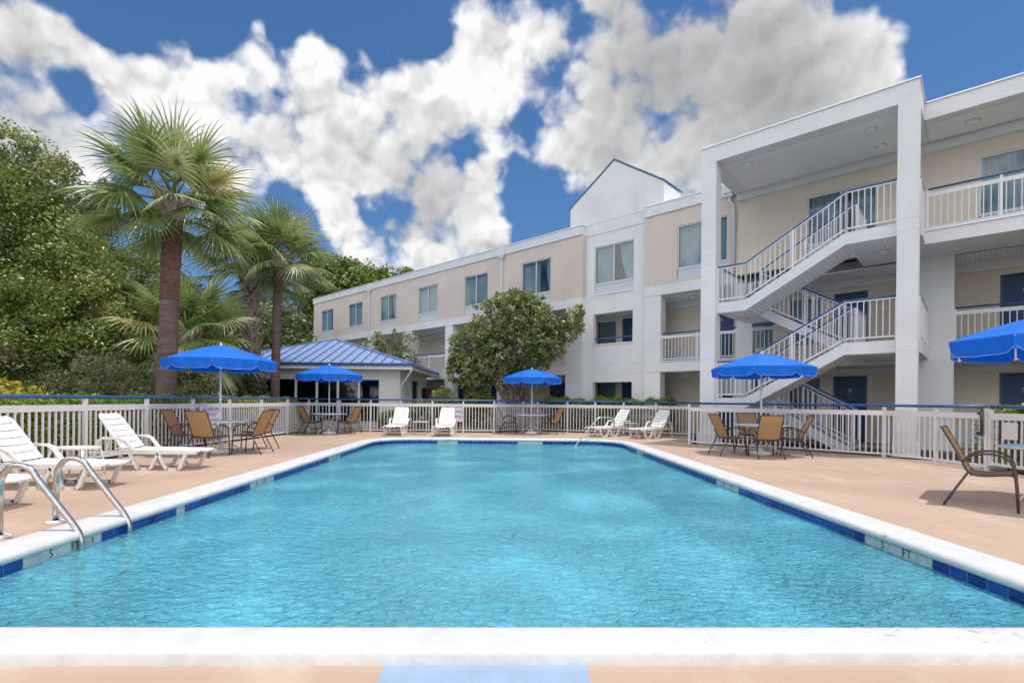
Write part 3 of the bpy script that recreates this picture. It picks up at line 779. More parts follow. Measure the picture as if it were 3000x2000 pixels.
def railing(pts, cap=1.07, board=True, pitch=.13, posts=None, label=None):
    """railing along (s,t,z) points: pickets, bottom bar, blue top cap"""
    mb = MB(); P_ = [Vector((-p[0], p[1], p[2])) for p in pts]
    for i in range(len(P_)-1):
        a, b = P_[i], P_[i+1]; h = Vector((b.x-a.x, b.y-a.y, 0)); L = h.length
        if L < .01: continue
        hn = h/L
        mb.beam(a+Vector((0,0,.10)), b+Vector((0,0,.10)), .03, .035)
        if board: mb.beam(a+Vector((0,0,.93)), b+Vector((0,0,.93)), .035, .10)
        else: mb.beam(a+Vector((0,0,cap-.045)), b+Vector((0,0,cap-.045)), .035, .025)
        n = max(1, round(L/pitch))
        for k in range(1, n):
            c = a+(b-a)*(k/n); mb.beam(c+Vector((0,0,.11)), c+Vector((0,0,.90 if board else cap-.05)), .02, .02, up=hn)
        np_ = max(1, round(L/1.35))
        for k in range(np_+1):
            c = a+(b-a)*(k/np_); mb.beam(c+Vector((0,0,-.02)), c+Vector((0,0,cap-.02)), .052, .052, up=hn)
    r = mb.build('railing', M['rail'], HB, label)
    cb = MB(); cb.tube([p+Vector((0,0,cap)) for p in P_], .026, 8); cb.build('handrail', M['blue_rail'], r)
    return r

def build_hotel():
    W, BE = M['white_stucco'], M['beige_stucco']
    WINS = [34.0, 30.05, 26.15, 22.15, 18.15, 14.1]
    h = [(c-.89, c+.89, 5.76, 7.73) for c in WINS]
    # third-floor walls
    wall_with_holes('upper_wall', 11.5, SE, 5.67, 8.37, FP, FP+.25, h, BE)
    wall_with_holes('upper_wall', 5.12, 8.55, 5.67, 8.37, FP, FP+.25, [(6.33-.92, 6.33+.92, 5.76, 7.75)], BE)
    wall_with_holes('upper_wall', SW, 5.12, 5.6, 8.337, FP+.01, FP+.25, [(c-.9, c+.9, 5.76, 7.70) for c in (2.1, -1.86, -5.8, -9.8)], M['bounce_lit_beige_stucco'])
    gaps = {14.1: (13.62, 14.0), 26.15: (25.9, 26.1), 34.0: (33.5, 33.75)}
    for c in WINS: window(c-.89, c+.89, 5.76, 7.73, FP+.03, open_gap=gaps.get(c))
    window(6.33-.92, 6.33+.92, 5.76, 7.75, FP+.03)
    for c in (2.1, -1.86, -5.8): window(c-.9, c+.9, 5.76, 7.70, FP+.04, open_gap=(1.85, 2.2) if c > 0 else None)
    # gable bay: recessed plane with a window and two corridor openings
    GP = 3.2
    wall_with_holes('gable_wall', 8.2, 11.85, 0, 8.75, GP, GP+.22, [(9.18, 11.07, 5.77, 7.77), (9.22, 11.09, 3.65, 4.93), (9.23, 11.09, .95, 2.04)], W)
    window(9.18, 11.07, 5.77, 7.77, GP+.03, open_gap=(9.95, 10.22))
    g = MB(); g.prism([(-12.34, 8.755), (-7.93, 8.755), (-7.93, 9.72), (-10.13, 11.2), (-12.34, 9.72)], GP-.004, GP+1.5); g.build('gable', W, HB, recalc=True)
    g = MB()
    for a, b in (((-12.42, 9.68), (-10.13, 11.22)), ((-10.13, 11.22), (-7.86, 9.69))):
        d = Vector((b[0]-a[0], b[1]-a[1])).normalized(); nn = (-d.y*.05, d.x*.05) if d.y > 0 else (-d.y*.05, d.x*.05)
        q = [(a[0], a[1]+.01), (b[0], b[1]+.01), (b[0], b[1]+.07), (a[0], a[1]+.07)]
        g.prism(q, GP-.03, GP+1.54)
    g.build('gable_roof', M['blue_coping'], HB, recalc=True)
    def joint(parent, *a):
        jt = MB(); Bx(jt, *a); jt.build('stucco_joint', M['joint'], parent)
    for s in (9.15, 11.09):
        joint(HB, s-.008, s+.008, GP-.007, GP-.0045, 7.8, 9.9 if s > 10 else 10.4); joint(HB, s-.006, s+.006, GP-.003, GP, 4.95, 5.70)
    for z in (8.79, 8.30): joint(HB, 8.56, 11.49, GP-.009 if z > 8.7 else GP-.006, GP-.0045 if z > 8.7 else GP-.0002, z-.008, z+.008)
    for z in (5.56, 2.78, 2.36): joint(HB, 8.56, 11.49, GP-.005, GP-.0005, z-.008, z+.008)
    for z in (3.60, 5.705): c = MB(); Bx(c, 9.2, 11.1, GP-.03, GP+.2, z, z+.06); c.build('sill', M['trim'], HB)
    c = MB(); c.tube([(-11.05, GP+.1, 3.89), (-9.24, GP+.1, 3.89)], .03, 8); c.build('guard_rail', M['blue_rail'], HB)
    # fascia, roof, edge metal
    f = MB(); Bx(f, 11.5, SE+.05, FP-.05, FP+.25, 8.37, 8.75); f.build('fascia', M['trim'], HB)
    f = MB(); Bx(f, 5.16, 8.55, FP-.05, FP+.25, 8.37, 8.75); f.build('fascia', M['trim'], HB)
    f = MB(); Bx(f, SW, SE+.05, FP+.25, 13., 8.30, 8.72); f.build('roof', M['trim'], HB)
    f = MB(); Bx(f, .06, 5.15, 0, FP-.01, 8.34, 8.80); f.build('tower_roof', M['white_stucco'], HB)
    f = MB(); Bx(f, SW, .055, 1.30, FP+.2, 8.35, 8.75); f.build('balcony_roof', M['white_stucco'], HB)
    # ceilings under tower and balcony roofs (3 mm below) and the beam on the wall
    f = MB(); Bx(f, .47, 4.70, .42, FP-.26, 8.331, 8.337); f.build('ceiling', M['ceiling'], HB)
    f = MB(); Bx(f, SW, .0, 1.58, FP-.26, 8.341, 8.347); f.build('ceiling', M['ceiling'], HB)
    f = MB(); Bx(f, SW, 5.08, FP-.14, FP+.008, 8.10, 8.335); f.build('wall_beam', M['trim'], HB)
    f = MB()
    Bx(f, 11.47, SE+.08, FP-.075, FP+.3, 8.753, 8.79); Bx(f, 5.17, 8.57, FP-.075, FP+.3, 8.753, 8.79)
    Bx(f, .03, 5.18, -.03, FP, 8.803, 8.84); Bx(f, SW, .03, 1.27, FP+.2, 8.753, 8.79)
    f.build('roof_edge', M['edge_metal'], HB)
    # building body: end and back walls, floors
    b = MB(); Bx(b, SE-.25, SE, FP+.25, 13., 0, 8.3); Bx(b, SW, SE-.25, 12.8, 13., 0, 8.3); Bx(b, SW-.0, SW+.2, FP+.25, 12.8, 0, 8.3); b.build('outer_wall', BE, HB)
    b = MB(); Bx(b, SW+.2, SE-.25, FP+.55, CW+.22, 5.29, 5.6); Bx(b, SW+.2, SE-.25, CW+.22, 12.8, 5.29, 5.5); b.build('floor_slab', M['grey_floor'], HB)
    b = MB(); Bx(b, SW, SE, FP+.02, CW, -.05, .02); b.build('ground_walkway', M['walk'], HB)
    # white bands at the floors
    b = MB()
    Bx(b, 11.5, SE, FP-.02, FP+.28, 5.30, 5.665); Bx(b, 5.12, 8.55, FP-.02, FP+.28, 5.30, 5.665)
    b.build('floor_band', W, HB)
    b = MB(); Bx(b, 11.5, SE, FP-.02, CW, 2.38, 2.75); Bx(b, 8.55, 11.5, GP+.22, CW, 2.38, 2.75); Bx(b, 5.12, 8.55, FP-.02, CW, 2.38, 2.75); Bx(b, SW, 5.12, FP-.0, CW, 2.38, 2.75)
    b.build('corridor_slab', W, HB)
    b = MB(); Bx(b, 5.1, 7.9, FP-.05, FP+.02, 2.755, 2.79); Bx(b, -.5, SW, FP-.03, FP+.04, 2.755, 2.79)
    for s0, s1 in ((20.6, 23.6), (24.6, 27.8)): Bx(b, s0, s1, FP-.05, FP+.02, 2.755, 2.79)
    b.build('sill', M['trim'], HB)
    # right wing: projecting third-floor balcony
    b = MB(); Bx(b, SW, 0.03, 1.30, FP, 5.24, 5.56); b.build('balcony_slab', W, HB)
    b = MB(); Bx(b, SW, .03, 1.27, 1.36, 5.563, 5.60); b.build('balcony_edge', M['edge_metal'], HB)
    # corridor ceilings and beams
    b = MB(); Bx(b, SW+.2, SE-.25, FP+.29, CW-.13, 5.272, 5.288); b.build('corridor_ceiling', M['plank'], HB)
    b = MB(); Bx(b, SW+.2, SE-.25, CW-.12, CW-.002, 5.02, 5.287); Bx(b, SW+.2, SE-.25, CW-.12, CW-.002, 2.20, 2.378); b.build('wall_beam', M['trim'], HB)
    # corridor back walls with doors and windows
    doors = [(9.55, 10.5), (13.6, 14.55), (17.7, 18.65), (21.65, 22.6), (25.6, 26.55), (1.62, 2.55), (5.75, 6.7), (-2.4, -1.42), (-6.4, -5.4)]
    wins = [(10.8, 11.85), (12.25, 13.3), (18.9, 19.93), (20.36, 21.4), (27., 28.0), (2.9, 3.9), (4.35, 5.4), (-3.8, -2.8)]
    nums = ['112', '114', '115', '116', '117', '109', '110', '107', '106']
    for z0, z1 in ((0.02, 2.38), (2.75, 5.285)):
        holes = [(a, b, z0, z0+2.12) for a, b in doors]+[(a, b, z0+.45, z0+2.1) for a, b in wins]
        wall_with_holes('corridor_wall', SW+.2, SE-.25, z0, z1, CW, CW+.2, holes, M['bounce_lit_beige_stucco'])
        for (a, b), nmb in zip(doors, nums): door(a, b, z0, CW+.05, nmb if z0 < 1 else '2'+nmb[1:])
        for a, b in wins: window(a, b, z0+.45, z0+2.1, CW+.03, grille=0, mull=False)
    # through-wall air conditioner grilles
    for s0, z0 in ((.55, .12), (-1.2, 2.85), (-1.2, .12), (7.05, 2.85), (7.9, 2.85), (23.0, 2.85)):
        v = MB(); Bx(v, s0, s0+.78, CW-.05, CW-.002, z0, z0+.42); v.build('vent_grille', M['grille'], HB)
    # columns and piers on the front plane
    piers = [(34.6, 35.4), (31.6, 32.3), (27.75, 28.5), (23.6, 24.55), (19.95, 20.58), (15.9, 16.55), (11.5, 12.34), (7.88, 8.55), (4.6, 5.1), (-.5, .3), (-4.5, -3.8), (-8.5, -7.8)]
    for a, b in piers:
        for z0, z1 in ((0., 2.38), (2.75, 5.30)):
            if b < 5.2 and z0 > 1: z1 = 5.285
            m = MB(); Bx(m, a, b, FP, FP+.4, z0, z1); m.build('pier', W, HB)
    # solid parapet between the gable and the drainpipe pier, railings elsewhere
    m = MB(); Bx(m, 12.345, 15.895, FP+.02, FP+.2, 2.75, 3.84); m.build('parapet', BE, HB)
    m = MB(); Bx(m, 12.345, 15.895, FP-.02, FP+.24, 3.845, 3.90); m.build('parapet_cap', M['trim'], HB)
    for a, b in ((5.12, 7.86), (16.57, 19.93), (20.6, 23.58), (24.57, 27.73), (28.52, 31.58)):
        railing([(a, FP+.1, 2.76), (b, FP+.1, 2.76)])
    railing([(2.75, FP-.05, 2.76), (4.58, FP-.05, 2.76)])
    railing([(-.52, FP+.1, 2.76), (-3.78, FP+.1, 2.76)]); railing([(-4.52, FP+.1, 2.76), (-7.78, FP+.1, 2.76)])
    railing([(-.02, 1.42, 5.56), (-4.0, 1.42, 5.56)]); railing([(-4.05, 1.42, 5.56), (-8.0, 1.42, 5.56)])
    # downspouts
    for s in (28.24, 16.24):
        m = MB(); Bx(m, s-.22, s+.22, FP-.16, FP-.052, 8.30, 8.70); Bx(m, s-.14, s+.14, FP-.14, FP-.0, 8.20, 8.298); m.beam((-s, FP-.07, 0.1), (-s, FP-.07, 8.2), .10, .08, up=(1, 0, 0)); m.build('downspout', M['trim'], HB)
    m = MB(); s = 5.32; Bx(m, s-.18, s+.18, FP-.24, FP-.055, 8.42, 8.72); Bx(m, s-.1, s+.1, FP-.2, FP-.06, 8.30, 8.418)
    m.tube([(-s, FP-.13, 8.3), (-s, FP-.13, 8.15), (-(s-.12), FP-.07, 7.98), (-(s-.12), FP-.07, 5.3)], .055, 8); m.build('downspout', M['trim'], HB)
    # ---- staircase tower
    for (a, b) in ((4.72, 5.15), (.06, .46)):
        m = MB(); Bx(m, a, b, 0, .42, 0, 8.34); cl = m.build('tower_column', W, HB)
        m = MB(); Bx(m, a-.05, b+.05, -.05, .47, 0, .33); m.build('plinth', W, cl)
        for z in (5.32, 5.60, 2.5): joint(cl, a-.002, b+.002, -.002, .422, z-.008, z+.008)
    S_HI, S_LO = 1.51, 3.92
    L3, L25, L2, L15 = 5.57, 4.18, 2.78, 1.38
    TF0, TF1, TR0, TR1 = .15, 1.33, 1.50, 2.66
    def landing(s0, s1, t0, t1, z, th=.30):
        m = MB(); Bx(m, s0, s1, t0, t1, z-th, z); l = m.build('stair_landing', M['trim'], HB)
        m = MB(); Bx(m, s0+.02, s1-.02, t0+.05, t1-.02, z-th-.008, z-th-.003); m.build('soffit', M['plank'], l)
    landing(.462, S_HI, TF0, FP-.02, L3); landing(.462, S_HI, TF0, FP-.02, L2)
    landing(.02, .458, .45, FP-.02, L3); landing(.02, .458, .45, FP-.02, L2)
    landing(S_LO, 4.718, TF0, TR1, L25); landing(S_LO, 4.718, TF0, TR1, L15)
    def flight(s_top, z_top, s_bot, z_bot, t0, t1):
        m = MB(); n = 8
        poly = [(-s_top, z_top), (-s_bot, z_bot), (-s_bot, z_bot-.30), (-s_top, z_top-.30)]
        for ta in (t0, t1-.06): m.prism(poly, ta, ta+.06)
        fl = m.build('stair_flight', M['trim'], HB, recalc=True)
        m = MB(); m.cur = 0
        m.prism([(-s_top, z_top-.26), (-s_bot, z_bot-.26), (-s_bot, z_bot-.30), (-s_top, z_top-.30)], t0+.062, t1-.062); m.build('soffit', M['plank'], fl, recalc=True)
        m = MB()
        for i in range(n):
            f = (i+.5)/n; s = s_top+(s_bot-s_top)*f; z = z_top+(z_bot-z_top)*(i+1)/(n+1)
            w = abs(s_bot-s_top)/n; Bx(m, s-w/2-.02, s+w/2+.0, t0+.062, t1-.062, z-.05, z)
        m.build('treads', M['grey_floor'], fl)
    flight(S_HI, L3, S_LO, L25, TF0, TF1); flight(S_HI, L2, S_LO, L15, TF0, TF1)
    flight(S_LO, L25, S_HI, L2, TR0, TR1); flight(S_LO, L15, 1.55, .02, TR0, TR1)
    for hi, lo in ((L3, L25), (L2, L15)):
        railing([(.47, TF0+.03, hi), (S_HI, TF0+.03, hi), (S_LO, TF0+.03, lo), (4.70, TF0+.03, lo)], 1.06, False)
        railing([(1.45, TF1-.03, hi), (S_HI+.02, TF1-.03, hi), (S_LO-.1, TF1-.03, lo)], 1.06, False)
        railing([(4.68, TF0+.3, lo), (4.68, TR1-.04, lo), (S_LO, TR1-.04, lo)], 1.06, False)
        railing([(1.45, FP-.1, hi), (1.45, TF1+.0, hi)], 1.06, False)
        railing([(.06, .45, hi), (.06, 1.35 if hi > 5 else FP-.12, hi)], 1.06, False)
    railing([(S_LO, TR1-.03, L25), (S_HI, TR1-.03, L2)], 1.06, False); railing([(S_LO, TR0+.03, L25), (S_HI, TR0+.03, L2)], 1.06, False)
    railing([(S_LO, TR1-.03, L15), (1.55, TR1-.03, .02)], 1.06, False); railing([(S_LO, TR0+.03, L15), (1.55, TR0+.03, .02)], 1.06, False)
    # ceiling lights
    for (s, t, z) in ((4.09, .75, 8.33), (1.1, .9, 8.33), (1.03, 2.07, 8.33), (-.84, 2.12, 8.34), (-4.8, 2.1, 8.34), (.85, 1.4, 5.258), (4.4, 1.5, 3.868), (7., 3.8, 5.27)):
        m = MB(); m.lathe([(.15, 0), (.15, -.012)], c=(-s, t, z), n=24); m.cur = 1; m.lathe([(.135, -.012), (.13, -.03), (.10, -.06), (.05, -.075), (.0, -.08)], c=(-s, t, z), n=24)
        m.build('ceiling_light', [M['trim'], M['lamp']], HB)
    m = MB(); m.lathe([(0, -.05), (.06, -.04), (.075, 0), (.06, .05), (0, .06)], c=(-.62, CW-.1, 2.05), n=12); m.build('wall_light', M['lamp'], HB)
build_hotel()

# ------------------------------------------------------------------ clubhouse beside the hotel
def build_lodge():
    t = thing('clubhouse', 'low white clubhouse with a blue standing-seam hipped roof and a row of tall windows', 'building', (-8.6, 24.7, 0), 0)
    X0, X1, Y0, Y1, EZ, AZ = -4.45, 4.44, -3.9, 3.4, 2.72, 4.16
    wx0, wx1, wy0, wy1 = X0+.6, X1-.6, Y0+.6, Y1-.1
    apex = (-.12, .2, AZ)
    cs = [(X0, Y0, EZ), (X1, Y0, EZ), (X1, Y1, EZ), (X0, Y1, EZ)]
    m = MB()
    for i in range(4): m.add([cs[i], cs[(i+1) % 4], apex], [(0, 1, 2)])
    m.add([(p[0], p[1], p[2]-.02) for p in cs], [(3, 2, 1, 0)])
    rf = m.build('roof', M['roof_blue'], t)
    # standing seams on the four faces, hips
    s = MB(); ap = Vector(apex)
    def seams(a, b, n):
        a = Vector(a); b = Vector(b); d = (b-a).normalized(); mid_t = (ap-a).dot(d); L = (b-a).length
        foot = a+d*mid_t; up = ap-foot
        for i in range(1, n):
            q = L*i/n; f = q/mid_t if q < mid_t else (L-q)/(L-mid_t)
            p = a+d*q; s.beam(p+Vector((0,0,.016)), p+up*f+Vector((0,0,.016)), .028, .04)
    seams(cs[0], cs[1], 21); seams(cs[1], cs[2], 17); seams(cs[3], cs[0], 17); seams(cs[2], cs[3], 21)
    s.build('seam', M['roof_seam'], rf)
    s = MB()
    for c in cs: s.beam(Vector(c)+Vector((0,0,.025)), ap+Vector((0,0,.03)), .11, .05)
    s.build('hip_cap', M['roof_blue'], rf)
    g = MB()
    g.box(X0-.06, X1+.06, Y0-.06, Y0, EZ-.10, EZ+.015); g.box(X1, X1+.06, Y0, Y1, EZ-.10, EZ+.015); g.box(X0-.06, X0, Y0, Y1, EZ-.10, EZ+.015)
    g.build('gutter', M['roof_seam'], t)
    f = MB(); f.box(X0, X1, Y0+.005, Y0+.06, EZ-.24, EZ-.022); f.box(X1-.06, X1-.005, Y0+.06, Y1, EZ-.24, EZ-.022); f.box(X0+.005, X0+.06, Y0+.06, Y1, EZ-.24, EZ-.022); f.build('fascia', M['trim'], t)
    f = MB(); f.box(X0+.06, X1-.06, Y0+.06, Y1, EZ-.24, EZ-.20); f.build('soffit', M['trim'], t)
    # walls: front with a run of six tall windows
    wz = EZ-.245
    x_w = [-2.38+i*.895 for i in range(7)]     # mullion lines
    w = MB()
    w.box(wx0, x_w[0], wy0, wy0+.12, 0, wz); w.box(x_w[6], wx1, wy0, wy0+.12, 0, wz)
    w.box(x_w[0], x_w[6], wy0, wy0+.12, 2.12, wz); w.box(x_w[0], x_w[6], wy0, wy0+.12, 0, .22)
    w.box(wx0, wx0+.12, wy0+.12, wy1, 0, wz)
    w.box(wx1-.12, wx1, wy0+.12, wy0+.35, 0, wz); w.box(wx1-.12, wx1, wy0+1.7, wy0+2.6, 0, wz); w.box(wx1-.12, wx1, wy0+.35, wy0+1.7, 2.1, wz); w.box(wx1-.12, wx1, wy0+2.6, wy0+4.4, 2.15, wz)
    w.box(wx1-.12, wx1, wy0+.35, wy0+1.7, 0, .2); w.box(wx0+.12, wx1, wy1-.12, wy1, 0, wz); w.box(wx1-.12, wx1, wy0+4.4, wy1-.12, 0, wz)
    w.build('wall', M['siding'], t)
    tr = MB()
    for x in (x_w[6]+.55, wx1-.14): tr.box(x, x+.12, wy0-.02, wy0-.001, 0, wz)
    tr.box(x_w[6]+.2, wx1-.14, wy0-.018, wy0-.001, 2.25, 2.30); tr.box(wx0, x_w[6], wy0-.022, wy0-.001, 2.30, 2.36)
    tr.build('trim_board', M['trim'], t)
    for i in range(6):
        fr = MB(); a, b = x_w[i], x_w[i+1]
        fr.box(a, a+.045, wy0-.02, wy0+.08, .22, 2.12); fr.box(b-.045, b, wy0-.02, wy0+.08, .22, 2.12); fr.box(a+.045, b-.045, wy0-.02, wy0+.08, 2.06, 2.12); fr.box(a+.045, b-.045, wy0-.02, wy0+.08, .22, .30)
        wn = fr.build('window', M['trim'], t)
        gl = MB(); gl.box(a+.045, b-.045, wy0+.02, wy0+.03, .30, 2.06); gl.build('pane', M['dark_glass'], wn)
    for k in range(3):
        y = wy0+.38+k*.44; fr = MB(); fr.box(wx1-.08, wx1+.02, y, y+.05, .2, 2.1); fr.box(wx1-.08, wx1+.02, y+.38, y+.43, .2, 2.1); fr.box(wx1-.08, wx1+.02, y+.05, y+.38, 2.04, 2.1)
        wn = fr.build('window', M['trim'], t); gl = MB(); gl.box(wx1-.05, wx1-.04, y+.05, y+.38, .2, 2.04); gl.build('pane', M['dark_glass'], wn)
    fl = MB(); fl.box(wx0+.12, wx1-.12, wy0+.12, wy1-.12, -.03, .03); fl.build('floor', M['grey_floor'], t)
    ins = MB(); ins.box(-2.6, -2.0, 1.2, 1.5, .03, 1.9); ins.box(.6, 1.6, .9, 1.3, .03, 2.0); ins.box(-1.2, .1, -.6, -.2, .03, 1.05); ins.build('inner_counter', M['siding'], t)
    d = MB(); d.beam((X1+.0, Y0+.03, EZ-.12), (X1-.02, Y0+.06, EZ-.30), .09, .07, up=(1,0,0)); d.beam((X1-.02, Y0+.06, EZ-.28), (wx1+.0, wy0-.05, EZ-1.0), .09, .07, up=(1,0,0)); d.beam((wx1+.0, wy0-.05, EZ-.97), (wx1, wy0-.05, .1), .09, .07, up=(1,0,0))
    d.build('downspout', M['trim'], t)
build_lodge()
t = thing('vending_machine', 'dark vending machine in the shaded opening at the side of the clubhouse', 'vending machine', (-4.35, 26.9, 0), PI/2-.9)
m = MB(); m.box(-.45, .45, -.35, .35, .06, 1.85); m.build('cabinet', M['black'], t)
m = MB(); m.box(-.42, .2, -.362, -.352, .5, 1.8); m.build('front_panel', M['red_panel'], t)
m = MB(); m.box(.24, .40, -.362, -.352, 1.1, 1.4); m.build('keypad', M['number'], t)
m = MB(); m.box(-.35, .15, -.362, -.352, .18, .38); m.build('dispensing_slot', M['dark_room'], t)

# ------------------------------------------------------------------ vegetation
def rand_unit(n):
    v = RNG.normal(size=(n, 3)); return v/np.linalg.norm(v, axis=1, keepdims=True)

def leaves(name, centres, nrm, size, aspect, mats, parent, weights=None, up_bias=.35, bend=.0, group_col=None):
    """one mesh of many small pointed leaves at the given points"""
    n = len(centres); d = rand_unit(n)
    nn = nrm*.6+rand_unit(n)*.8; nn[:, 2] += up_bias; nn /= np.linalg.norm(nn, axis=1, keepdims=True)
    t = np.cross(nn, d); t /= np.maximum(1e-6, np.linalg.norm(t, axis=1, keepdims=True)); b = np.cross(nn, t)
    L = size*RNG.uniform(.6, 1.35, n)[:, None]; W = L*aspect
    tip = centres+t*L; base = centres-t*L*.5
    v = np.stack([base, centres+b*W, tip, centres-b*W], axis=1)
    v[:, 2] -= nn*L*.2*bend if bend else 0
    k = len(mats); p = weights or [1/k]*k
    if group_col is not None: mi = np.where(RNG.random(n) < .6, group_col, RNG.choice(k, n, p=p))
    else: mi = RNG.choice(k, n, p=p)
    return fast_mesh(name, v.reshape(-1, 3), 4, mats, mi, parent)

def crown_points(blobs, n_sub, n_leaf, sub_r, flat=.8, inner=.25):
    """sub-clumps spread near the surface of ellipsoid blobs, leaves spread near each sub-clump's surface"""
    bl = np.array(blobs, dtype=float); vol = (bl[:, 3]*bl[:, 4]*bl[:, 5])**(2/3); pr = vol/vol.sum()
    bi = RNG.choice(len(bl), n_sub, p=pr); u = rand_unit(n_sub)
    rad = np.where(RNG.random(n_sub) < inner, RNG.uniform(.2, .8, n_sub), RNG.uniform(.8, 1.05, n_sub))
    sc = bl[bi, :3]+u*bl[bi, 3:6]*rad[:, None]
    sr = sub_r*RNG.uniform(.55, 1.4, n_sub)
    li = np.repeat(np.arange(n_sub), n_leaf); v = rand_unit(len(li))
    q = RNG.uniform(.45, 1.05, len(li))[:, None]
    pos = sc[li]+v*q*sr[li][:, None]*np.array([1, 1, flat])
    return pos, v, li, sc

def trunk_mesh(name, base, top, r0, r1, mat, parent, limbs=(), n=10, wob=.1):
    mb = MB(); base = Vector(base); top = Vector(top); pts = []; rs = []
    for i in range(9):
        f = i/8; p = base.lerp(top, f)
        if 0 < i < 8: p += Vector((random.uniform(-wob, wob), random.uniform(-wob, wob), 0))
        pts.append(p); rs.append(r0+(r1-r0)*f+(r0*.35 if i == 0 else 0))
    mb.tube(pts, rs, n)
    for (f, end, r) in limbs:
        a = base.lerp(top, f); e = Vector(end); m = a.lerp(e, .5)+Vector((random.uniform(-.2, .2), random.uniform(-.2, .2), .15*(e-a).length*.5))
        q = arc(a, m, e, 6); mb.tube(q, [r*(1-.14*i) for i in range(7)], 7)
    return mb.build(name, mat, parent)

def broad_tree(name, label, cat, base, blobs, kind, n_sub, n_leaf, sub_r, leaf, r0=.2, group=None, bark='bark', aspect=.32, trunk_top=None, inner=.25, weights=None, flat=.8, limbs=7, up_bias=.35):
    t = thing(name, label, cat, base, 0, group)
    loc = np.array(base); rel = [(b[0]-loc[0], b[1]-loc[1], b[2]-loc[2], *b[3:]) for b in blobs]
    pos, v, li, sc = crown_points(rel, n_sub, n_leaf, sub_r, flat, inner)
    k = pos[:, 2] > .05; pos, v, li = pos[k], v[k], li[k]
    gc = None
    if len(LEAF[kind]) > 1:
        nk = len(LEAF[kind]); w = np.array(weights or [1/nk]*nk); ph = RNG.uniform(0, 6, 6)
        fld = sum(np.sin(sc @ RNG.normal(0, 1.5/max(.4, sub_r*2.2), 3)+p) for p in ph)+RNG.normal(0, .6, n_sub)
        order = np.argsort(np.argsort(fld))/n_sub; perm = RNG.permutation(nk)
        gc = perm[np.minimum(nk-1, np.searchsorted(np.cumsum(w[perm]), order))][li]
    leaves('crown', pos, v, leaf, aspect, LEAF[kind], t, weights, up_bias=up_bias, group_col=gc)
    big = max(rel, key=lambda b: b[3]*b[5]); tt = trunk_top or (big[0], big[1], big[2]+.2*big[5])
    idx = RNG.choice(len(sc), min(len(sc), limbs), replace=False)
    lm = [(random.uniform(.35, .9), tuple(sc[i]), r0*random.uniform(.2, .4)) for i in idx]
    trunk_mesh('trunk', (0, 0, -.1), tt, r0, r0*.35, M[bark], t, lm)
    return t

# trees of the wooded side, nearest first
broad_tree('oak_tree', 'tall vine-hung oak filling the left edge of the photograph', 'tree', (-15.6, 14.5, 0),
    [(-16.3, 15.5, 7.5, 2.2, 2.4, 2.2), (-15.4, 15.2, 5.6, 2.7, 2.4, 2.1), (-17.6, 15., 5.0, 2.8, 2.6, 3.), (-13.7, 14.6, 3.1, 2.0, 1.9, 1.7), (-16.5, 14.2, 2.6, 2.6, 2.2, 1.9), (-13.5, 15.4, 4.7, 1.2, 1.4, 1.0)],
    'oak', 1200, 105, .42, .075, .32, aspect=.36, weights=[.4, .25, .2, .15], limbs=26)
broad_tree('evergreen_tree', 'dark evergreen tree whose shaded limbs hang out behind the tallest palm', 'tree', (-17.6, 19.5, 0),
    [(-17.4, 19.5, 8.9, 1.6, 1.7, 1.2), (-16.6, 19., 7.7, 1.4, 1.5, 1.0), (-18.9, 20, 7.2, 2., 2., 2.), (-15.9, 19.2, 6.7, 1.1, 1.1, .6)],
    'dark', 420, 80, .38, .08, .28, limbs=18, aspect=.36)
broad_tree('oak_tree', 'mid-height green tree between the tall oak and the tallest palm trunk', 'tree', (-13.9, 18.6, 0),
    [(-13.9, 18.6, 4.7, 2.0, 1.8, 1.8), (-12.3, 18.4, 3.9, 1.5, 1.3, 1.5), (-15.2, 18.4, 3.6, 2.1, 1.8, 2.1), (-13.3, 18., 2.6, 1.8, 1.6, 1.5), (-13.6, 19, 6.3, .9, .9, .7)],
    'oak', 820, 90, .36, .075, .18, weights=[.35, .3, .2, .15], limbs=22)
broad_tree('feathery_bush', 'grey-green feathery bush low behind the fence left of the tallest palm', 'bush', (-10.9, 13.6, 0),
    [(-11.2, 13.7, 1.3, 1.3, .9, 1.1), (-10.0, 13.8, 1.0, 1.0, .8, 1.1), (-12.4, 13.7, .9, 1.1, .9, .9)], 'grey', 420, 60, .22, .075, .06, aspect=.16, limbs=12, up_bias=.1)
broad_tree('feathery_bush', 'taller grey-green bush rising against the left side of the tallest palm trunk', 'bush', (-10.1, 15.6, 0),
    [(-10.0, 15.2, 1.3, 1.0, .8, 1.3), (-11.3, 15.3, 1.2, .9, .8, 1.1)], 'grey', 330, 60, .24, .08, .06, aspect=.16, limbs=12, up_bias=.1)
broad_tree('evergreen_bush', 'dark glossy bush between the tallest palm and the white end wall of the clubhouse', 'bush', (-10.2, 18.9, 0),
    [(-10.4, 19., 1.4, 1.1, 1.0, 1.35), (-9.6, 18.6, .7, .7, .6, .7), (-11.6, 19., 2.0, 1.2, 1., 1.7)], 'dark', 260, 56, .25, .09, .07, aspect=.38)
broad_tree('oak_tree', 'dense green tree behind the pair of palms beside the clubhouse roof', 'tree', (-16.5, 33.5, 0),
    [(-16.2, 33.5, 4.6, 3.0, 2.4, 2.7), (-19.3, 34, 4.6, 2.8, 2.4, 2.8), (-15., 32.8, 3.2, 2.2, 2., 2.2)], 'dark', 520, 50, .55, .17, .25, weights=[.3, .4, .2, .1], aspect=.4)
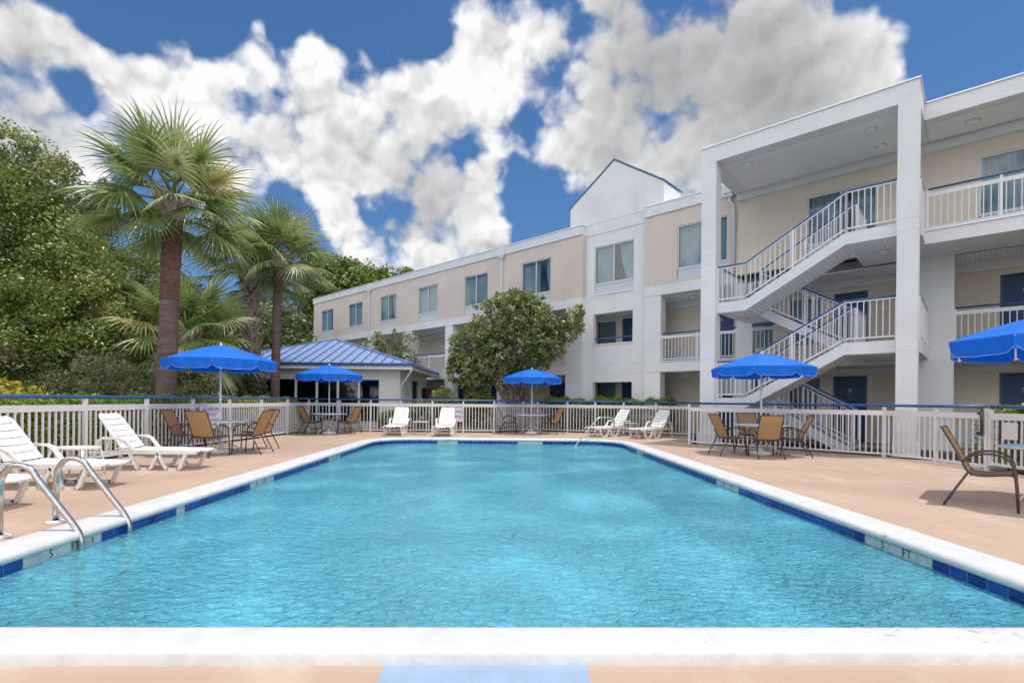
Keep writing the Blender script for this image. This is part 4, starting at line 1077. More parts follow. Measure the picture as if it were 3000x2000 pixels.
broad_tree('oak_tree', 'distant green wood tree low behind the small palm', 'tree', (-21.5, 31., 0),
    [(-21.5, 31., 4.0, 3.4, 2.4, 3.2), (-25.5, 31, 5.2, 3.4, 2.4, 3.6), (-17.9, 30, 3.0, 2.4, 2., 2.4)], 'dark', 520, 46, .6, .19, .25, aspect=.4)
broad_tree('pine_tree', 'tall bright pine standing behind the palms at the far end of the hotel', 'tree', (-24.5, 48., 0),
    [(-23.9, 48., 13.4, 2.4, 2.4, 2.0), (-22.6, 48., 11.2, 2.6, 2.6, 1.8), (-24.6, 48., 9., 3.2, 2.6, 2.3), (-22.2, 47.5, 7.8, 2.4, 2.2, 1.8)], 'pine', 560, 52, .62, .2, .3, aspect=.12, up_bias=.5)
broad_tree('broadleaf_tree', 'round green treetop showing above the low end of the hotel roof', 'tree', (-19.2, 52., 0),
    [(-19.4, 52., 12.9, 2.6, 2.2, 3.1), (-16.6, 52., 12.6, 2.3, 2.2, 2.9), (-20.5, 52., 10.6, 2., 2., 3.)], 'bright', 520, 48, .65, .24, .3, weights=[.6, .2, .2, 0], aspect=.4)
broad_tree('broadleaf_tree', 'lower green treetop half hidden by the sloping hotel roofline', 'tree', (-13.8, 54., 0),
    [(-14.2, 54., 12.9, 2.0, 2., 2.6), (-11.6, 54., 12.8, 1.9, 1.6, 2.2), (-9.6, 54, 12.6, 1.4, 1.4, 1.8)], 'bright', 380, 48, .6, .24, .3, weights=[.6, .2, .2, 0], aspect=.4)
def forest():
    pts = []; nn = []
    for i in range(26):
        x = -60+i*1.75; y = 44+6*math.sin(i*2.3)+max(0, -x-30)*-.5
        pts.append((x, y, 3.2, 2.6, 2.2, 3.0+1.2*math.sin(i*1.7)))
    for i in range(16): pts.append((-22.5-1.0*math.sin(i*3), 26-i*2.6, 3.0, 2.6, 2.2, 3.4))
    pos, v, li, sc = crown_points(pts, 1900, 34, .8, .8, .1)
    k = pos[:, 2] > 0
    o = leaves('woodland', pos[k], v[k], .27, .42, LEAF['dark'], None)
    o['kind'] = 'stuff'; o['label'] = 'mass of dark woodland behind the trees on the left'; return o
forest()

# hedges and shrubs
def hedge(label, line, w, h, n, leaf=.045, kind='hedge', z0=.1):
    pos = []; nr = []
    segs = [(Vector(line[i]), Vector(line[i+1])) for i in range(len(line)-1)]; tot = sum((b-a).length for a, b in segs)
    base = line[0]; t = thing('hedge', label, 'hedge', (base[0], base[1], 0))
    P3 = []
    for a, b in segs:
        L = (b-a).length; k = int(n*L/tot); d = (b-a)/L; q = Vector((-d.y, d.x))
        s = RNG.uniform(0, L, k); face = RNG.random(k); off = np.where(face < .45, RNG.uniform(-w/2, w/2, k), np.where(face < .85, -w/2, w/2))
        bump = .06*np.sin(s*3.1)+.05*np.sin(s*7.7+1)+.04*np.sin(off*9+s*2)
        z = np.where(face < .45, h+bump+np.abs(RNG.normal(0, .05, k)), RNG.uniform(z0, h, k)); off = off+RNG.normal(0, .05, k)
        P3.append(np.stack([a.x+d.x*s+q.x*off-base[0], a.y+d.y*s+q.y*off-base[1], z], 1))
    P3 = np.concatenate(P3)
    leaves('foliage', P3, rand_unit(len(P3)), leaf, .42, LEAF[kind], t, [.4, .3, .2, .1] if len(LEAF[kind]) == 4 else None, up_bias=.6)
    mb = MB()
    for a, b in segs:
        L = (b-a).length; k = max(2, int(L/.45))
        for i in range(k):
            p = a+(b-a)*((i+.5)/k)
            for j in range(3): mb.tube([(p.x-base[0], p.y-base[1], -.05), (p.x-base[0]+random.uniform(-.15, .15), p.y-base[1]+random.uniform(-.15, .15), h*.8)], [.014, .005], 5)
    mb.build('stems', M['bark'], t)
    return t
hedge('long low clipped hedge behind the fence beside the loungers', [(-8.75, 1.5), (-8.7, 9.5), (-8.55, 14.), (-8.3, 18.5)], .8, 1.10, 60000, .04)
hedge('clipped green hedge at the foot of the gable wall behind the far fence', [(6.1, 18.95), (4.4, 20.25), (2.4, 20.95), (1.3, 21.35)], .7, 1.22, 30000, .042)
hedge('clipped green hedge between the staircase pillar and the pool gate', [(10.2, 5.5), (10.0, 8.5), (9.75, 10.2)], .9, 1.12, 34000, .045)
def bush(name, label, base, blobs, kind, n_sub, n_leaf, sr, leaf, aspect=.4, w=None):
    return broad_tree(name, label, 'bush', base, blobs, kind, n_sub, n_leaf, sr, leaf, .03, aspect=aspect, weights=w, limbs=14, up_bias=.6)
bush('boxwood_bush', 'small round boxwood low behind the fence left of the white loungers', (-4.85, 20.0, 0), [(-4.85, 20., .40, .42, .4, .42)], 'hedge', 90, 60, .13, .045, w=[.4, .35, .1, .15])
bush('boxwood_bush', 'larger olive boxwood behind the fence left of the first far lounger', (-3.75, 20.3, 0), [(-3.75, 20.3, .60, .75, .6, .58)], 'grey', 150, 60, .17, .05)
bush('boxwood_bush', 'yellow-green rounded bush between the two far white loungers', (-2.55, 20.35, 0), [(-2.65, 20.35, .68, .72, .6, .60)], 'hedge', 170, 60, .17, .05)
bush('nandina_bush', 'feathery green shrub beside the open side of the clubhouse', (-3.0, 22.2, 0), [(-3.0, 22.2, 1.35, .55, .5, .38), (-3.1, 22.2, .8, .6, .5, .5)], 'myrtle', 100, 50, .17, .07, .25)
bush('nandina_bush', 'airy yellow-tipped shrub standing above the fence right of the second far lounger', (-1.5, 20.9, 0), [(-1.5, 20.9, 1.40, .5, .45, .32), (-1.15, 20.7, .95, .45, .4, .5), (-1.75, 20.9, .8, .4, .4, .5)], 'bright', 120, 46, .16, .07, .25)
bush('croton_bush', 'yellow-leaved shrub poking over the fence at the far left', (-9.35, 9.2, 0), [(-9.4, 9.2, 1.15, .75, .5, .42), (-9.2, 9.2, .7, .8, .5, .5)], 'croton', 90, 22, .16, .10, .3)
bush('low_bush', 'small dark seedling bush in front of the clubhouse windows', (-8.75, 19.6, 0), [(-8.75, 19.6, .9, .45, .35, .35)], 'dark', 50, 40, .14, .06)

# broad-leaved tree in front of the hotel: rosettes of long leaves on visible limbs
def magnolia():
    base = (-.05, 21.0, 0)
    t = thing('magnolia_tree', 'glossy broad-leaved tree with forked pale trunk in front of the hotel facade', 'tree', base)
    bl = [(-.3, 0, 4.55, 1.25, 1.1, 1.0), (.55, 0, 4.5, 1.2, 1.05, 1.05), (-1.35, 0, 3.35, 1.25, 1.0, 1.0), (0, -.1, 3.5, 1.5, 1.1, 1.1), (1.25, -.2, 3.55, 1.0, .75, .75), (2.25, -.45, 4.15, .75, .55, .55), (-1.7, -.1, 2.55, .9, .8, .75), (-.5, -.1, 2.75, 1.2, .8, .7), (.9, -.1, 3.0, .9, .7, .5), (-1.2, 0, 2.05, .45, .4, .35), (.15, 0, 5.35, .8, .7, .4), (2.6, -.5, 4.75, .35, .3, .35)]
    pos, v, li, sc = crown_points(bl, 1500, 1, .02, 1, .3)
    allp = []; alln = []; V = []; mi = []
    for c in sc:
        ctr = np.array([0., 0., 3.2]); out = c-ctr; out /= np.linalg.norm(out)+1e-6; out[2] += .5; out /= np.linalg.norm(out)
        k = 15; col = RNG.choice(4, p=[.34, .28, .24, .14])
        for j in range(k):
            d = out*RNG.uniform(.1, .9)+rand_unit(1)[0]*.85; d /= np.linalg.norm(d)
            b = np.cross(d, rand_unit(1)[0]); b /= np.linalg.norm(b)+1e-6; L = RNG.uniform(.16, .27); W = L*.15
            p = c+rand_unit(1)[0]*.05; nrm = np.cross(d, b)
            V += [p, p+d*L*.5+b*W, p+d*L-nrm*.02, p+d*L*.5-b*W]; mi.append(col if RNG.random() < .65 else RNG.choice(4))
    fast_mesh('crown', np.array(V), 4, LEAF['magnolia'], mi, t)
    mb = MB(); root = Vector((0.05, 0, 0)); fork = Vector((.02, 0, .95))
    mb.tube([(0.05, 0, -.1), (.06, 0, .4), (.02, 0, .95)], [.26, .19, .2], 12)
    mains = [((-.45, .1, 1.6), (-1.1, 0, 2.5), .11), ((.05, 0, 1.9), (-.1, 0, 3.3), .12), ((.6, -.05, 1.55), (1.0, -.1, 2.9), .11), ((-.25, .2, 1.5), (-.6, .1, 3.), .09), ((.95, -.1, 1.3), (1.1, -.1, 1.9), .07)]
    ends = []
    for m_, e, r in mains:
        q = arc(fork, m_, e, 6); mb.tube(q, [r*(1-.09*i) for i in range(7)], 8); ends.append((q, r))
    for i in range(70):
        q, r = random.choice(ends); a = q[random.randint(2, 6)]; e = Vector(sc[RNG.integers(len(sc))])
        mid = a.lerp(e, .5)+Vector((0, 0, .12)); mb.tube(arc(a, mid, e, 4), [.035, .028, .022, .016, .010], 5)
    mb.build('trunk', M['bark_light'], t)
magnolia()

def myrtle():
    t = thing('crape_myrtle', 'loose arching shrub tree with white flower plumes above the clubhouse roof', 'tree', (-6.9, 28.95, 0))
    V = []; mi = []; fl = []; mb = MB()
    for i in range(26):
        a = random.uniform(-.9, 4.0); reach = random.uniform(.7, 2.6); top = random.uniform(3.9, 5.9)-.3*reach
        tip = Vector((reach*math.cos(a), .5*reach*math.sin(a), top)); ctl = Vector((tip.x*.35, tip.y*.35, top+.5+.2*reach))
        q = arc((0, 0, 1.8), ctl, tip+Vector((0, 0, -.25*reach)), 14); mb.tube(q, [.03-.0018*k for k in range(15)], 5)
        for k in range(4, 14):
            d = (q[k+1]-q[k]).normalized() if k < 14 else d
            for s in range(9):
                p = np.array(q[k].lerp(q[k+1], random.random())); side = rand_unit(1)[0]; side -= np.array(d)*np.dot(side, np.array(d)); side /= np.linalg.norm(side)+1e-6
                L = random.uniform(.10, .17); b = np.cross(side, rand_unit(1)[0]); b /= np.linalg.norm(b)+1e-6
                V += [p, p+side*L*.5+b*L*.28, p+side*L, p+side*L*.5-b*L*.28]; mi.append(RNG.choice(3))
        if i % 3 == 0:
            for s in range(46):
                p = np.array(q[-1])+rand_unit(1)[0]*np.array([.13, .13, .17]); x = rand_unit(1)[0]*.04; y = rand_unit(1)[0]*.04
                fl += [p-x, p-y, p+x, p+y]
    fast_mesh('crown', np.array(V), 4, LEAF['myrtle'], mi, t)
    fast_mesh('flowers', np.array(fl), 4, LEAF['flower'], [0]*(len(fl)//4), t)
    for k in range(4): mb.tube([(random.uniform(-.25, .25), random.uniform(-.2, .2), -.05), (0, 0, 1.8)], [.05, .03], 6)
    mb.build('trunk', M['bark_light'], t)
myrtle()

# ------------------------------------------------------------------ cabbage palms
def fan_leaf(V, mi, base, direc, pet, blade, droop, nseg=34, dead=False, stems=None):
    """one costapalmate leaf: a petiole, then pleated segments whose tips hang"""
    d = Vector(direc).normalized(); g = Vector((0, 0, -1))
    p1 = Vector(base)+d*pet*.5+g*(droop*.12*pet); hub = Vector(base)+d*pet+g*(droop*.35*pet)
    if stems is not None: stems.append((Vector(base), p1, hub))
    d2 = (hub-p1).normalized(); side = d2.cross(Vector((0, 0, 1)))
    if side.length < .1: side = Vector((1, 0, 0))
    side.normalize(); nrm = side.cross(d2).normalized()
    roll = random.uniform(-.5, .5); side = (side*math.cos(roll)+nrm*math.sin(roll)).normalized(); nrm = side.cross(d2).normalized()
    col = RNG.choice(4, p=[.42, .26, .27, .05]) if not dead else 3
    for k in range(nseg):
        a = (k/(nseg-1)-.5)*math.radians(225); L = blade*(1-.22*abs(a)/2.2)*random.uniform(.88, 1.08)
        dir_ = d2*math.cos(a)+side*math.sin(a)-nrm*(.28*abs(math.sin(a)))
        dir_.normalize(); w = side*math.cos(a)-d2*math.sin(a); w.normalize()
        w = (w+nrm*(.6 if k % 2 else -.6)).normalized()
        prev = None; steps = 5; pos = hub+dir_*.03+d2*(.18*math.cos(a)*blade if math.cos(a) > 0 else 0)*.6; dd = dir_.copy()
        if math.cos(a) > 0: pos = hub+d2*(.22*blade*math.cos(a))
        for s in range(steps+1):
            f = s/steps; wd = .044 if f < .4 else .044*(1-f)/.6+.003
            a_, b_ = pos+w*wd*.5*blade, pos-w*wd*.5*blade
            if prev: V += [prev[0], prev[1], b_, a_]; mi.append(col if random.random() < .85 else int(RNG.choice(3)))
            prev = (a_, b_); dd = (dd+g*(.10+.55*f*f)*(.35+droop*.75)*(.9 if f > .3 else .35)).normalized(); pos = pos+dd*(L/steps)

def palm(label, base, trunk_h, r_low, r_top, n_leaf, pet, blade, lean=(0, 0), boots=0, fibre=1.4, seed=1, group='cabbage palms outside the fence', elev=(-.55, 1.35)):
    random.seed(seed); global RNG; RNG = np.random.default_rng(seed)
    t = thing('palm_tree', label, 'palm tree', base, 0, group)
    n = 26; mb = MB(); pts = []; rs = []
    hl = trunk_h-fibre
    for i in range(n+1):
        f = i/n; z = hl*f-.1*(i == 0); x = lean[0]*(max(0, z)/trunk_h)**1.6; y = lean[1]*(max(0, z)/trunk_h)**1.6
        pts.append((x, y, z)); rs.append(r_low+(r_top-r_low)*min(1, f*1.6)+(r_low*.15 if i == 0 else 0)+random.uniform(-.006, .006))
    mb.tube(pts, rs, 18); mb.build('trunk', M['palm_low'], t)
    mb = MB(); q = []; qr = []
    m = int(fibre/.05)
    for i in range(m+1):
        z = hl-.02+fibre*i/m; x = lean[0]*(max(0, z)/trunk_h)**1.6; y = lean[1]*(max(0, z)/trunk_h)**1.6
        q.append((x, y, z)); qr.append(r_top*(.98+.07*(i % 2)+.35*max(0, (i/m-.7)))+random.uniform(-.008, .008))
    mb.tube(q, qr, 18); mb.build('fibrous_trunk', M['palm_fibre'], t)
    # old leaf bases
    mb = MB(); tx, ty = lean; hz0 = trunk_h-.35
    rows = [(hz0+.06*i, 7) for i in range(6)]
    if boots: rows += [(hl*.42+(hz0-hl*.42)*i/boots, 7) for i in range(boots)]
    for ri, (z, k) in enumerate(rows):
        cx = lean[0]*(max(0, z)/trunk_h)**1.6; cy = lean[1]*(max(0, z)/trunk_h)**1.6
        for j in range(k):
            a = 2*PI*(j+.5*(ri % 2))/k+random.uniform(-.15, .15); o = Vector((math.cos(a), math.sin(a), 0)); w = Vector((-o.y, o.x, 0))
            r = r_top*(1.05 if boots and ri >= 6 else 1.25); b = Vector((cx, cy, z))+o*r*.9; L = random.uniform(.20, .36); tip = b+o*L*.6+Vector((0, 0, L))+w*random.choice((-.06, .06))
            ws = .085
            mb.add([b-w*ws, b+w*ws, b+w*ws-o*.02+Vector((0,0,-.06)), b-w*ws-o*.02+Vector((0,0,-.06)), tip-w*ws*.45, tip+w*ws*.45, tip+w*ws*.45+o*.03, tip-w*ws*.45+o*.03],
                   [(0, 1, 5, 4), (3, 7, 6, 2), (0, 4, 7, 3), (1, 2, 6, 5), (4, 5, 6, 7)])
    mb.build('leaf_bases', M['palm_boot'], t)
    V = []; mi = []; st = []
    top = Vector((tx, ty, trunk_h))
    for i in range(n_leaf):
        f = (i+.5)/n_leaf; el = elev[0]+(elev[1]-elev[0])*f+random.uniform(-.12, .12); az = i*2.39996+random.uniform(-.2, .2)
        d = Vector((math.cos(az)*math.cos(el), math.sin(az)*math.cos(el), math.sin(el)))
        fan_leaf(V, mi, top+Vector((0, 0, .15*f)), d, pet*random.uniform(.8, 1.15)*(1-.25*max(0, el-.9)), blade*random.uniform(.85, 1.1), .62-.45*f+random.uniform(-.1, .1), stems=st)
    fast_mesh('fronds', np.array([tuple(p) for p in V]), 4, LEAF['palm'], mi, t)
    mb = MB()
    for a, b, c in st: mb.tube([a, b, c], [.022, .015, .009], 5)
    mb.build('leaf_stalks', LEAF['palm'][0], t)
    return t
palm('tallest cabbage palm, its thick bare trunk rising just behind the left umbrella', (-8.75, 12.7, 0), 6.1, .228, .213, 36, 1.1, 1.18, lean=(.18, 0), seed=11, elev=(-.45, 1.4), fibre=2.4)
palm('slim cabbage palm with a smooth reddish trunk in front of the clubhouse windows', (-9.0, 19.1, 0), 6.5, .165, .155, 38, 1.05, 1.18, lean=(.1, 0), seed=5, fibre=1.2, elev=(-.3, 1.4))
palm('cabbage palm whose trunk is covered in crisscross leaf bases, left of the slim palm', (-9.95, 19.4, 0), 6.0, .20, .21, 32, 1.2, 1.2, lean=(-.25, 0), boots=22, seed=8, fibre=.8, elev=(-.1, 1.35))
palm('short bushy cabbage palm half hidden behind the tallest palm trunk', (-10.6, 16.4, 0), 3.3, .2, .2, 38, 1.1, 1.1, seed=21, fibre=.8, elev=(-.8, 1.3))
random.seed(99); RNG = np.random.default_rng(99)

# ------------------------------------------------------------------ furniture
def umbrella(label, loc, rz=0., first=None):
    if first: return dup(first, loc, rz, label)
    t = thing('umbrella', label, 'umbrella', loc, rz, 'blue market umbrellas')
    R, n = 1.17, 8
    prof = lambda f: 2.44-.36*f**1.3     # top surface height along the radius
    mb = MB(); rings = 9; per = 6; N = n*per
    for k in range(rings):
        f = k/(rings-1)
        for j in range(N):
            a = 2*PI*j/N; c = (j % per)/per; chord = math.cos(PI/n)/math.cos((c-.5)*2*PI/n)
            r = max(.03, R*f*chord); z = prof(f)-.035*math.sin(PI*c)*f*(1-f*.4)
            mb.v.append((r*math.cos(a), r*math.sin(a), z))
    for k in range(rings-1):
        for j in range(N):
            mb.f.append((k*N+j, k*N+(j+1) % N, (k+1)*N+(j+1) % N, (k+1)*N+j)); mb.m.append(0); mb.sm.append(True)
    cn = mb.build('canopy', M['canvas'], t)
    # valance: eight scalloped flaps with slits at the ribs
    for i in range(n):
        vb = MB(); q = 12; o = 0
        for r in range(4):
            for j in range(q+1):
                c = .012+.976*j/q; a = 2*PI*(i+c)/n; chord = math.cos(PI/n)/math.cos((c-.5)*2*PI/n)
                drop = .20+.02*math.sin(PI*c) if .08 < c < .92 else .20-.07*(1-min(c, 1-c)/.08)
                g = r/3; rr = R*chord*(1+.02*math.sin(c*15+i*2)*g-.025*g); vb.v.append((rr*math.cos(a), rr*math.sin(a), prof(1)-.002-drop*g))
        for r in range(3):
            for j in range(q):
                a0 = r*(q+1)+j; vb.f.append((a0, a0+1, a0+q+2, a0+q+1)); vb.m.append(0); vb.sm.append(True)
        vb.cur = 1; pts = [Vector(vb.v[3*(q+1)+j]) for j in range(q+1)]; vb.tube(pts, .004, 4)
        vb.build('valance', [M['canvas'], M['canvas_edge']], t)
    mb = MB(); mb.tube([(0, 0, .12), (0, 0, 2.44)], .022, 12); mb.build('pole', M['pole_white'], t)
    mb = MB(); mb.lathe([(.03, 0), (.035, .02), (.018, .035), (.022, .06), (0, .075)], c=(0, 0, 2.425), n=12); mb.build('finial', M['pole_white'], t)
    for i in range(n):
        a = 2*PI*i/n; c, s = math.cos(a), math.sin(a)
        rb = MB(); rb.tube([(.03*c, .03*s, 2.38)]+[(R*f*.995*c, R*f*.995*s, prof(f)-.018) for f in (.3, .6, .85, 1.)], .007, 5); r_ = rb.build('rib', M['pole_white'], t)
        sb = MB(); sb.tube([(.03*c, .03*s, 1.98), (R*.5*c, R*.5*s, prof(.5)-.022)], .006, 5); sb.build('strut', M['pole_white'], r_)
    mb = MB(); mb.lathe([(0, 0), (.24, .0), (.25, .03), (.235, .06), (.13, .085), (.05, .10), (.045, .16), (0, .16)], n=24); mb.build('base', M['plastic'], t)
    return t
UMB = [((-6.63, 11.45, 0), 'blue umbrella left of the pool in front of the tallest palm', .39), ((-6.5, 17.9, 0), 'blue umbrella in front of the clubhouse windows at the far left corner', .1),
       ((.75, 19.05, 0), 'blue umbrella straight beyond the far end of the pool beneath the glossy tree', .39), ((6.04, 12.2, 0), 'blue umbrella in front of the outdoor staircase', .2),
       ((6.92, 6.3, 0), 'blue umbrella cut by the right edge of the photograph', .39)]
u0 = None
for loc, lb, rz in UMB:
    u = umbrella(lb, loc, rz, u0); u0 = u0 or u

def make_table():
    t = thing('patio_table', 'x', 'table', (0, 0, 0), 0, 'round white umbrella tables')
    mb = MB(); mb.lathe([(.028, .722), (.58, .722), (.612, .716), (.615, .70), (.60, .690), (.03, .70), (.028, .722)], n=40); mb.build('tabletop', M['table_white'], t)
    for i in range(4):
        a = PI/4+PI/2*i; c, s = math.cos(a), math.sin(a)
        pr = smooth_path([(.40, 0, .695), (.30, 0, .60), (.12, 0, .46), (.09, 0, .33), (.20, 0, .20), (.38, 0, .09), (.44, 0, .0)], 4)
        lb = MB(); lb.tube([(p.x*c, p.x*s, p.z) for p in pr], .013, 7); lb.build('leg', M['table_white'], t)
    mb = MB(); mb.tube([(.27*math.cos(2*PI*i/20), .27*math.sin(2*PI*i/20), .165) for i in range(20)], .009, 6, closed=True); mb.build('leg_ring', M['table_white'], t)
    return t
TBL = ['round white table under the umbrella beside the lifeguard sign', 'round white table under the umbrella by the clubhouse corner', 'round white table under the umbrella beyond the far end of the pool', 'round white table under the umbrella by the outdoor staircase', 'round white table cut off by the right edge']
tb0 = None
for (loc, _, rz), lb in zip(UMB, TBL):
    if tb0 is None: tb0 = make_table(); tb0.location = loc; tb0['label'] = lb
    else: dup(tb0, loc, rz, lb)

def make_chair():
    t = thing('patio_chair', 'x', 'chair', (0, 0, 0), 0, 'tan sling patio chairs')
    W = .255
    railp = smooth_path([(-.40, 0, .97), (-.345, 0, .86), (-.22, 0, .60), (-.165, 0, .46), (-.10, 0, .405), (.02, 0, .40), (.18, 0, .425), (.25, 0, .425)], 4)
    mb = MB()
    for s in (-1, 1): mb.tube([(p.x, s*(W-.012), p.z) for p in railp], .0125, 8)
    mb.tube([(-.40, -W+.012, .965), (-.40, W-.012, .965)], .0115, 8); mb.tube([(.245, -W+.012, .418), (.245, W-.012, .418)], .0115, 8); mb.tube([(-.12, -W+.012, .395), (-.12, W-.012, .395)], .010, 8)
    mb.build('frame', M['brown_frame'], t)
    def sheet(name, path, mat):
        m = MB(); n = len(path)
        for off in (0, .003):
            for i, p in enumerate(path):
                d = (path[min(i+1, n-1)]-path[max(i-1, 0)]).normalized(); nr = Vector((-d.z, 0, d.x))
                for j in range(5):
                    y = -W+.012+(2*W-.024)*j/4; sag = .012*math.sin(PI*j/4); q = p+nr*off+Vector((0, y, 0))-Vector((sag if p.z > .5 else 0, 0, sag if p.z <= .5 else 0))
                    m.v.append(tuple(q))
        k = n*5
        for i in range(n-1):
            for j in range(4):
                a = i*5+j; m.f.append((a, a+1, a+6, a+5)); m.m.append(0); m.sm.append(True); m.f.append((k+a+5, k+a+6, k+a+1, k+a)); m.m.append(0); m.sm.append(True)
        return m.build(name, mat, t)
    ib = [p for p in railp if p.z > .43 and p.x < -.1]; isx = [p for p in railp if p.x >= ib[-1].x-1e-6]
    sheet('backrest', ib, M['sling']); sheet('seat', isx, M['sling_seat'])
    for s in (-1, 1):
        m = MB(); pts = [(.29, s*(W+.02), 0)]+[tuple(p) for p in smooth_path([(.275, s*(W+.02), .25), (.25, s*(W+.02), .50), (.19, s*(W+.025), .62), (.06, s*(W+.025), .665), (-.10, s*(W+.02), .64), (-.20, s*(W), .56), (-.235, s*(W-.01), .62)], 4)]
        m.tube(pts, .0135, 8); m.build('armrest', M['brown_frame'], t)
        m = MB(); m.tube([(-.14, s*(W+.012), .44), (-.30, s*(W+.02), .14), (-.37, s*(W+.02), 0)], .0135, 8); m.build('leg', M['brown_frame'], t)
        m = MB(); m.tube([(.262, s*(W+.02), .40), (.245, s*(W-.012), .418)], .01, 6); m.build('bracket', M['brown_frame'], t)
    return t
def face(x, y): return math.atan2(y, x)
CH_ = [((-6.45, 10.72, 0), face(.12, 1), 'tan sling chair showing its back, in front of the left table'),
       ((-7.25, 11.2, 0), face(1, .15), 'tan sling chair seen edge-on at the left side of the left table'),
       ((-6.2, 12.35, 0), face(-.55, -.83), 'brown-backed sling chair behind the left table, nearest the lifeguard sign'),
       ((-5.88, 11.38, 0), face(-1, .03), 'tan sling chair on the pool side of the left table'),
       ((-6.98, 17.5, 0), face(.72, .7), 'tan sling chair turned away at the clubhouse-corner table, left front'),
       ((-7.22, 18.1, 0), face(1, 0), 'dark sling chair seen from the side at the back left of the clubhouse-corner table'),
       ((-5.82, 17.95, 0), face(-1, .15), 'tan sling chair leaning right, on the pool side of the clubhouse-corner table'),
       ((-6.0, 18.65, 0), face(-.35, -.9), 'tan sling chair behind the clubhouse-corner table against the fence'),
       ((-.12, 19.0, 0), face(1, .05), 'sling chair seen edge-on left of the table beyond the far end of the pool'),
       ((1.5, 18.9, 0), face(-.85, .5), 'tan sling chair right of the table beyond the far end of the pool'),
       ((5.18, 12.0, 0), face(1, .1), 'sling chair seen from the side at the left of the staircase table'),
       ((5.76, 11.42, 0), face(.12, 1), 'tan sling chair showing its back in front of the staircase table'),
       ((6.56, 11.75, 0), face(-.94, .35), 'tan sling chair at the right of the staircase table'),
       ((6.2, 13.0, 0), face(-.05, -1), 'sling chair hidden behind the staircase table and its front chair'),
       ((5.84, 6.2, 0), face(.70, -.71), 'brown sling chair alone in the foreground at the right edge')]
c0 = None
for loc, rz, lb in CH_:
    if c0 is None: c0 = make_chair(); c0.location = loc; c0.rotation_euler = (0, 0, rz); c0['label'] = lb
    else: dup(c0, loc, rz, lb)

def make_lounger():
    t = thing('lounger', 'x', 'sun lounger', (0, 0, 0), 0, 'white plastic sun loungers')
    W = .325; mat = M['plastic']
    def slatted(name, a, b, n, w0, w1, rail=.075, gap=.016, th=.022, round_end=0):
        """panel from a to b (x,z) with cross slots; w0,w1 half widths"""
        m = MB(); A = Vector((a[0], 0, a[1])); B = Vector((b[0], 0, b[1])); d = (B-A).normalized(); nr = Vector((-d.z, 0, d.x)); L = (B-A).length
        if nr.z < 0: nr = -nr
        def wd(f): 
            w = w0+(w1-w0)*f
            if round_end and f > .86: w *= 1-.22*((f-.86)/.14)**2
            return w
        # side rails
        for s in (-1, 1):
            K = 14
            for i in range(K):
                f0, f1 = i/K, (i+1)/K; o = [A+d*L*f0+Vector((0, s*wd(f0), 0)), A+d*L*f1+Vector((0, s*wd(f1), 0)), A+d*L*f1+Vector((0, s*(wd(f1)-rail), 0)), A+d*L*f0+Vector((0, s*(wd(f0)-rail), 0))]
                vs = [p for p in o]+[p+nr*th for p in o]
                m.add(vs, [(3, 2, 1, 0), (4, 5, 6, 7), (0, 1, 5, 4), (2, 3, 7, 6)] if s > 0 else [(0, 1, 2, 3), (7, 6, 5, 4), (4, 5, 1, 0), (6, 7, 3, 2)])
        for i in range(n):
            f0 = i/n+(gap/L/2 if i else 0); f1 = (i+1)/n-(gap/L/2 if i < n-1 else 0); q = 6; dish = .016
            for j in range(q):
                ys = [-(wd((f0+f1)/2)-rail)+2*(wd((f0+f1)/2)-rail)*jj/q for jj in (j, j+1)]
                zs = [-dish*math.sin(PI*jj/q) for jj in (j, j+1)]
                o = [A+d*L*f0+Vector((0, ys[0], 0))+nr*zs[0], A+d*L*f1+Vector((0, ys[0], 0))+nr*zs[0], A+d*L*f1+Vector((0, ys[1], 0))+nr*zs[1], A+d*L*f0+Vector((0, ys[1], 0))+nr*zs[1]]
                m.add(o+[p+nr*th*.9 for p in o], [(0, 1, 2, 3), (7, 6, 5, 4), (4, 5, 1, 0), (6, 7, 3, 2), (0, 3, 7, 4), (1, 5, 6, 2)])
        return m.build(name, mat, t)
    slatted('seat', (-.30, .33), (1.0, .315), 9, W, W-.02, round_end=1)
    slatted('backrest', (-.31, .36), (-.74, .95), 6, W-.045, W-.075, rail=.06, round_end=1)
    for s in (-1, 1):
        y = s*(W-.03)
        def strut(name, pts, w=.045, h=.05):
            m = MB(); pts = [Vector((p[0], y+(p[2] if len(p) > 2 else 0)*s, p[1])) for p in pts]
            for a, b in zip(pts[:-1], pts[1:]):
                d = (b-a).normalized(); m.beam(a-d*.012, b+d*.012, w, h, up=(0, 1, 0) if abs(d.z) > .7 else (0, 0, 1))
            return m.build(name, mat, t)
        strut('side_rail', [(.96, .30), (-.80, .30)], .04, .045)
        strut('leg', [(.80, .30), (.70, .05), (.655, .022), (.50, .022), (.455, .05), (.33, .30)])
        strut('leg', [(.33, .28), (.22, .05), (.175, .022), (.03, .022), (-.02, .05), (-.13, .28)])
        strut('armrest', [(-.02, .31, .0), (-.13, .42, .03), (-.20, .50, .045), (-.28, .54, .05), (-.55, .545, .05), (-.63, .50, .045), (-.70, .30, .02), (-.76, .012, 0)], .05, .035)
    m = MB(); m.beam((-.66, -W+.05, .29), (-.66, W-.05, .29), .05, .03); m.beam((-.60, -.2, .30), (-.52, -.2, .62), .03, .03); m.beam((-.60, .2, .30), (-.52, .2, .62), .03, .03); m.build('back_support', mat, t)
    return t
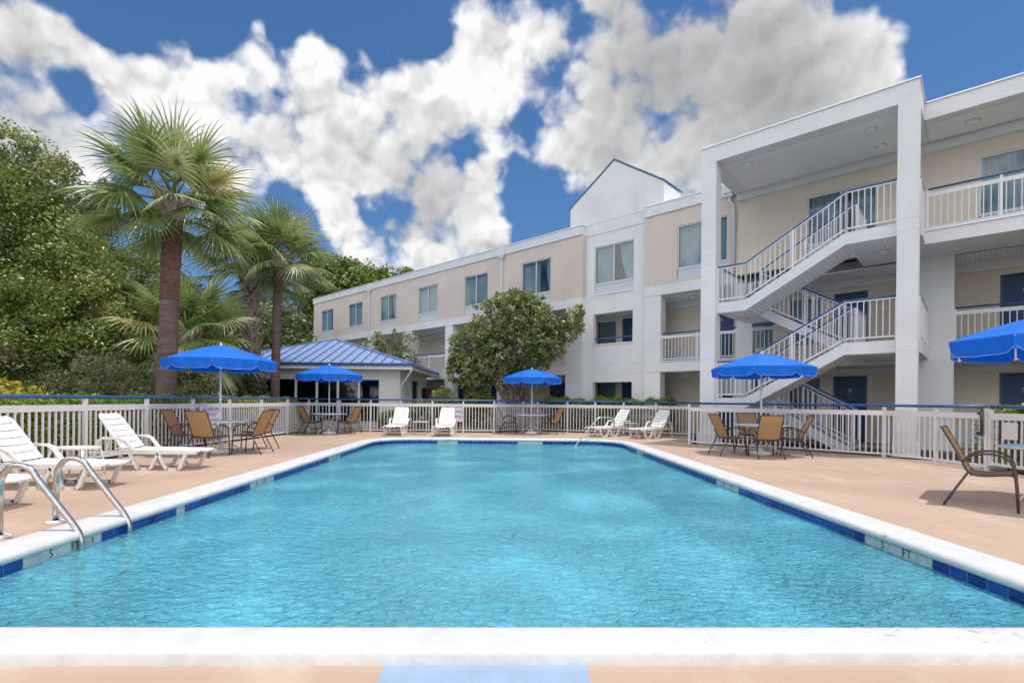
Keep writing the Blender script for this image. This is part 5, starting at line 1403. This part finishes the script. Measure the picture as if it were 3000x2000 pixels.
LG = [((-6.42, 5.55, 0), face(1, .0), 'white plastic lounger cut off at the lower left edge, only its foot showing'),
      ((-6.45, 6.98, 0), face(1, .02), 'white plastic lounger at the left edge behind the ladder rails'),
      ((-6.35, 8.85, 0), face(1, .03), 'white plastic lounger on the left deck shown whole, second lounger beyond the ladder'),
      ((-4.06, 17.95, 0), face(.0, -1), 'white lounger facing the pool at its far left corner, left of the square table'),
      ((-2.36, 17.85, 0), face(.0, -1), 'white lounger in front of the no diving sign, right of the small square table'),
      ((3.55, 18.1, 0), face(-.80, -.52), 'white lounger just behind the bent pool handrail'),
      ((4.85, 17.45, 0), face(-.78, -.60), 'white lounger nearest the staircase fence at the far right corner')]
l0 = None
for loc, rz, lb in LG:
    if l0 is None: l0 = make_lounger(); l0.location = loc; l0.rotation_euler = (0, 0, rz); l0['label'] = lb
    else: dup(l0, loc, rz, lb)
t = thing('side_table', 'oval white plastic side table between the two left loungers', 'side table', (-6.85, 7.92, 0), PI/2*.97)
m = MB(); m.slab([(.24*math.cos(2*PI*i/32), .37*math.sin(2*PI*i/32)) for i in range(32)], .425, .452); m.build('tabletop', M['plastic'], t)
for sx in (-1, 1):
    for sy in (-1, 1): m = MB(); m.tube([(sx*.15, sy*.25, .425), (sx*.18, sy*.27, .3), (sx*.20, sy*.30, 0)], [.022, .018, .014], 8); m.build('leg', M['plastic'], t)
def square_table(label, loc, rz):
    t = thing('side_table', label, 'side table', loc, rz)
    m = MB(); m.box(-.26, .26, -.22, .22, .44, .465); m.build('tabletop', M['table_white'], t)
    for sx in (-1, 1):
        for sy in (-1, 1): m = MB(); m.tube([(sx*.19, sy*.19, .44), (sx*.23, sy*.20, .40), (sx*.245, sy*.21, 0)], .012, 8); m.build('leg', M['table_white'], t)
square_table('small square white table between the two loungers facing the far end of the pool', (-3.25, 18.0, 0), 0)
square_table('small white table between the two far right loungers', (4.3, 18.35, 0), .6)

# white river gravel strip outside the right and far fences
m = MB(); m.slab([(5.5, 15.1), (8.85, 11.95), (9.15, 10.7), (9.2, 9.6), (9.9, 9.7), (9.75, 11.0), (9.3, 12.1), (6.0, 15.3)], -.052, -.030)
struct(m.build('gravel_bed', M['gravel']))
m = MB(); m.slab([(-.6, 19.4), (.42, 20.46), (1.05, 20.6), (2.2, 20.08), (4.3, 19.52), (6.55, 18.6), (6.6, 18.95), (4.4, 19.9), (2.3, 20.6), (1.0, 21.0), (.2, 20.9), (-.8, 19.7)], -.052, -.032)
struct(m.build('gravel_bed', M['gravel']))
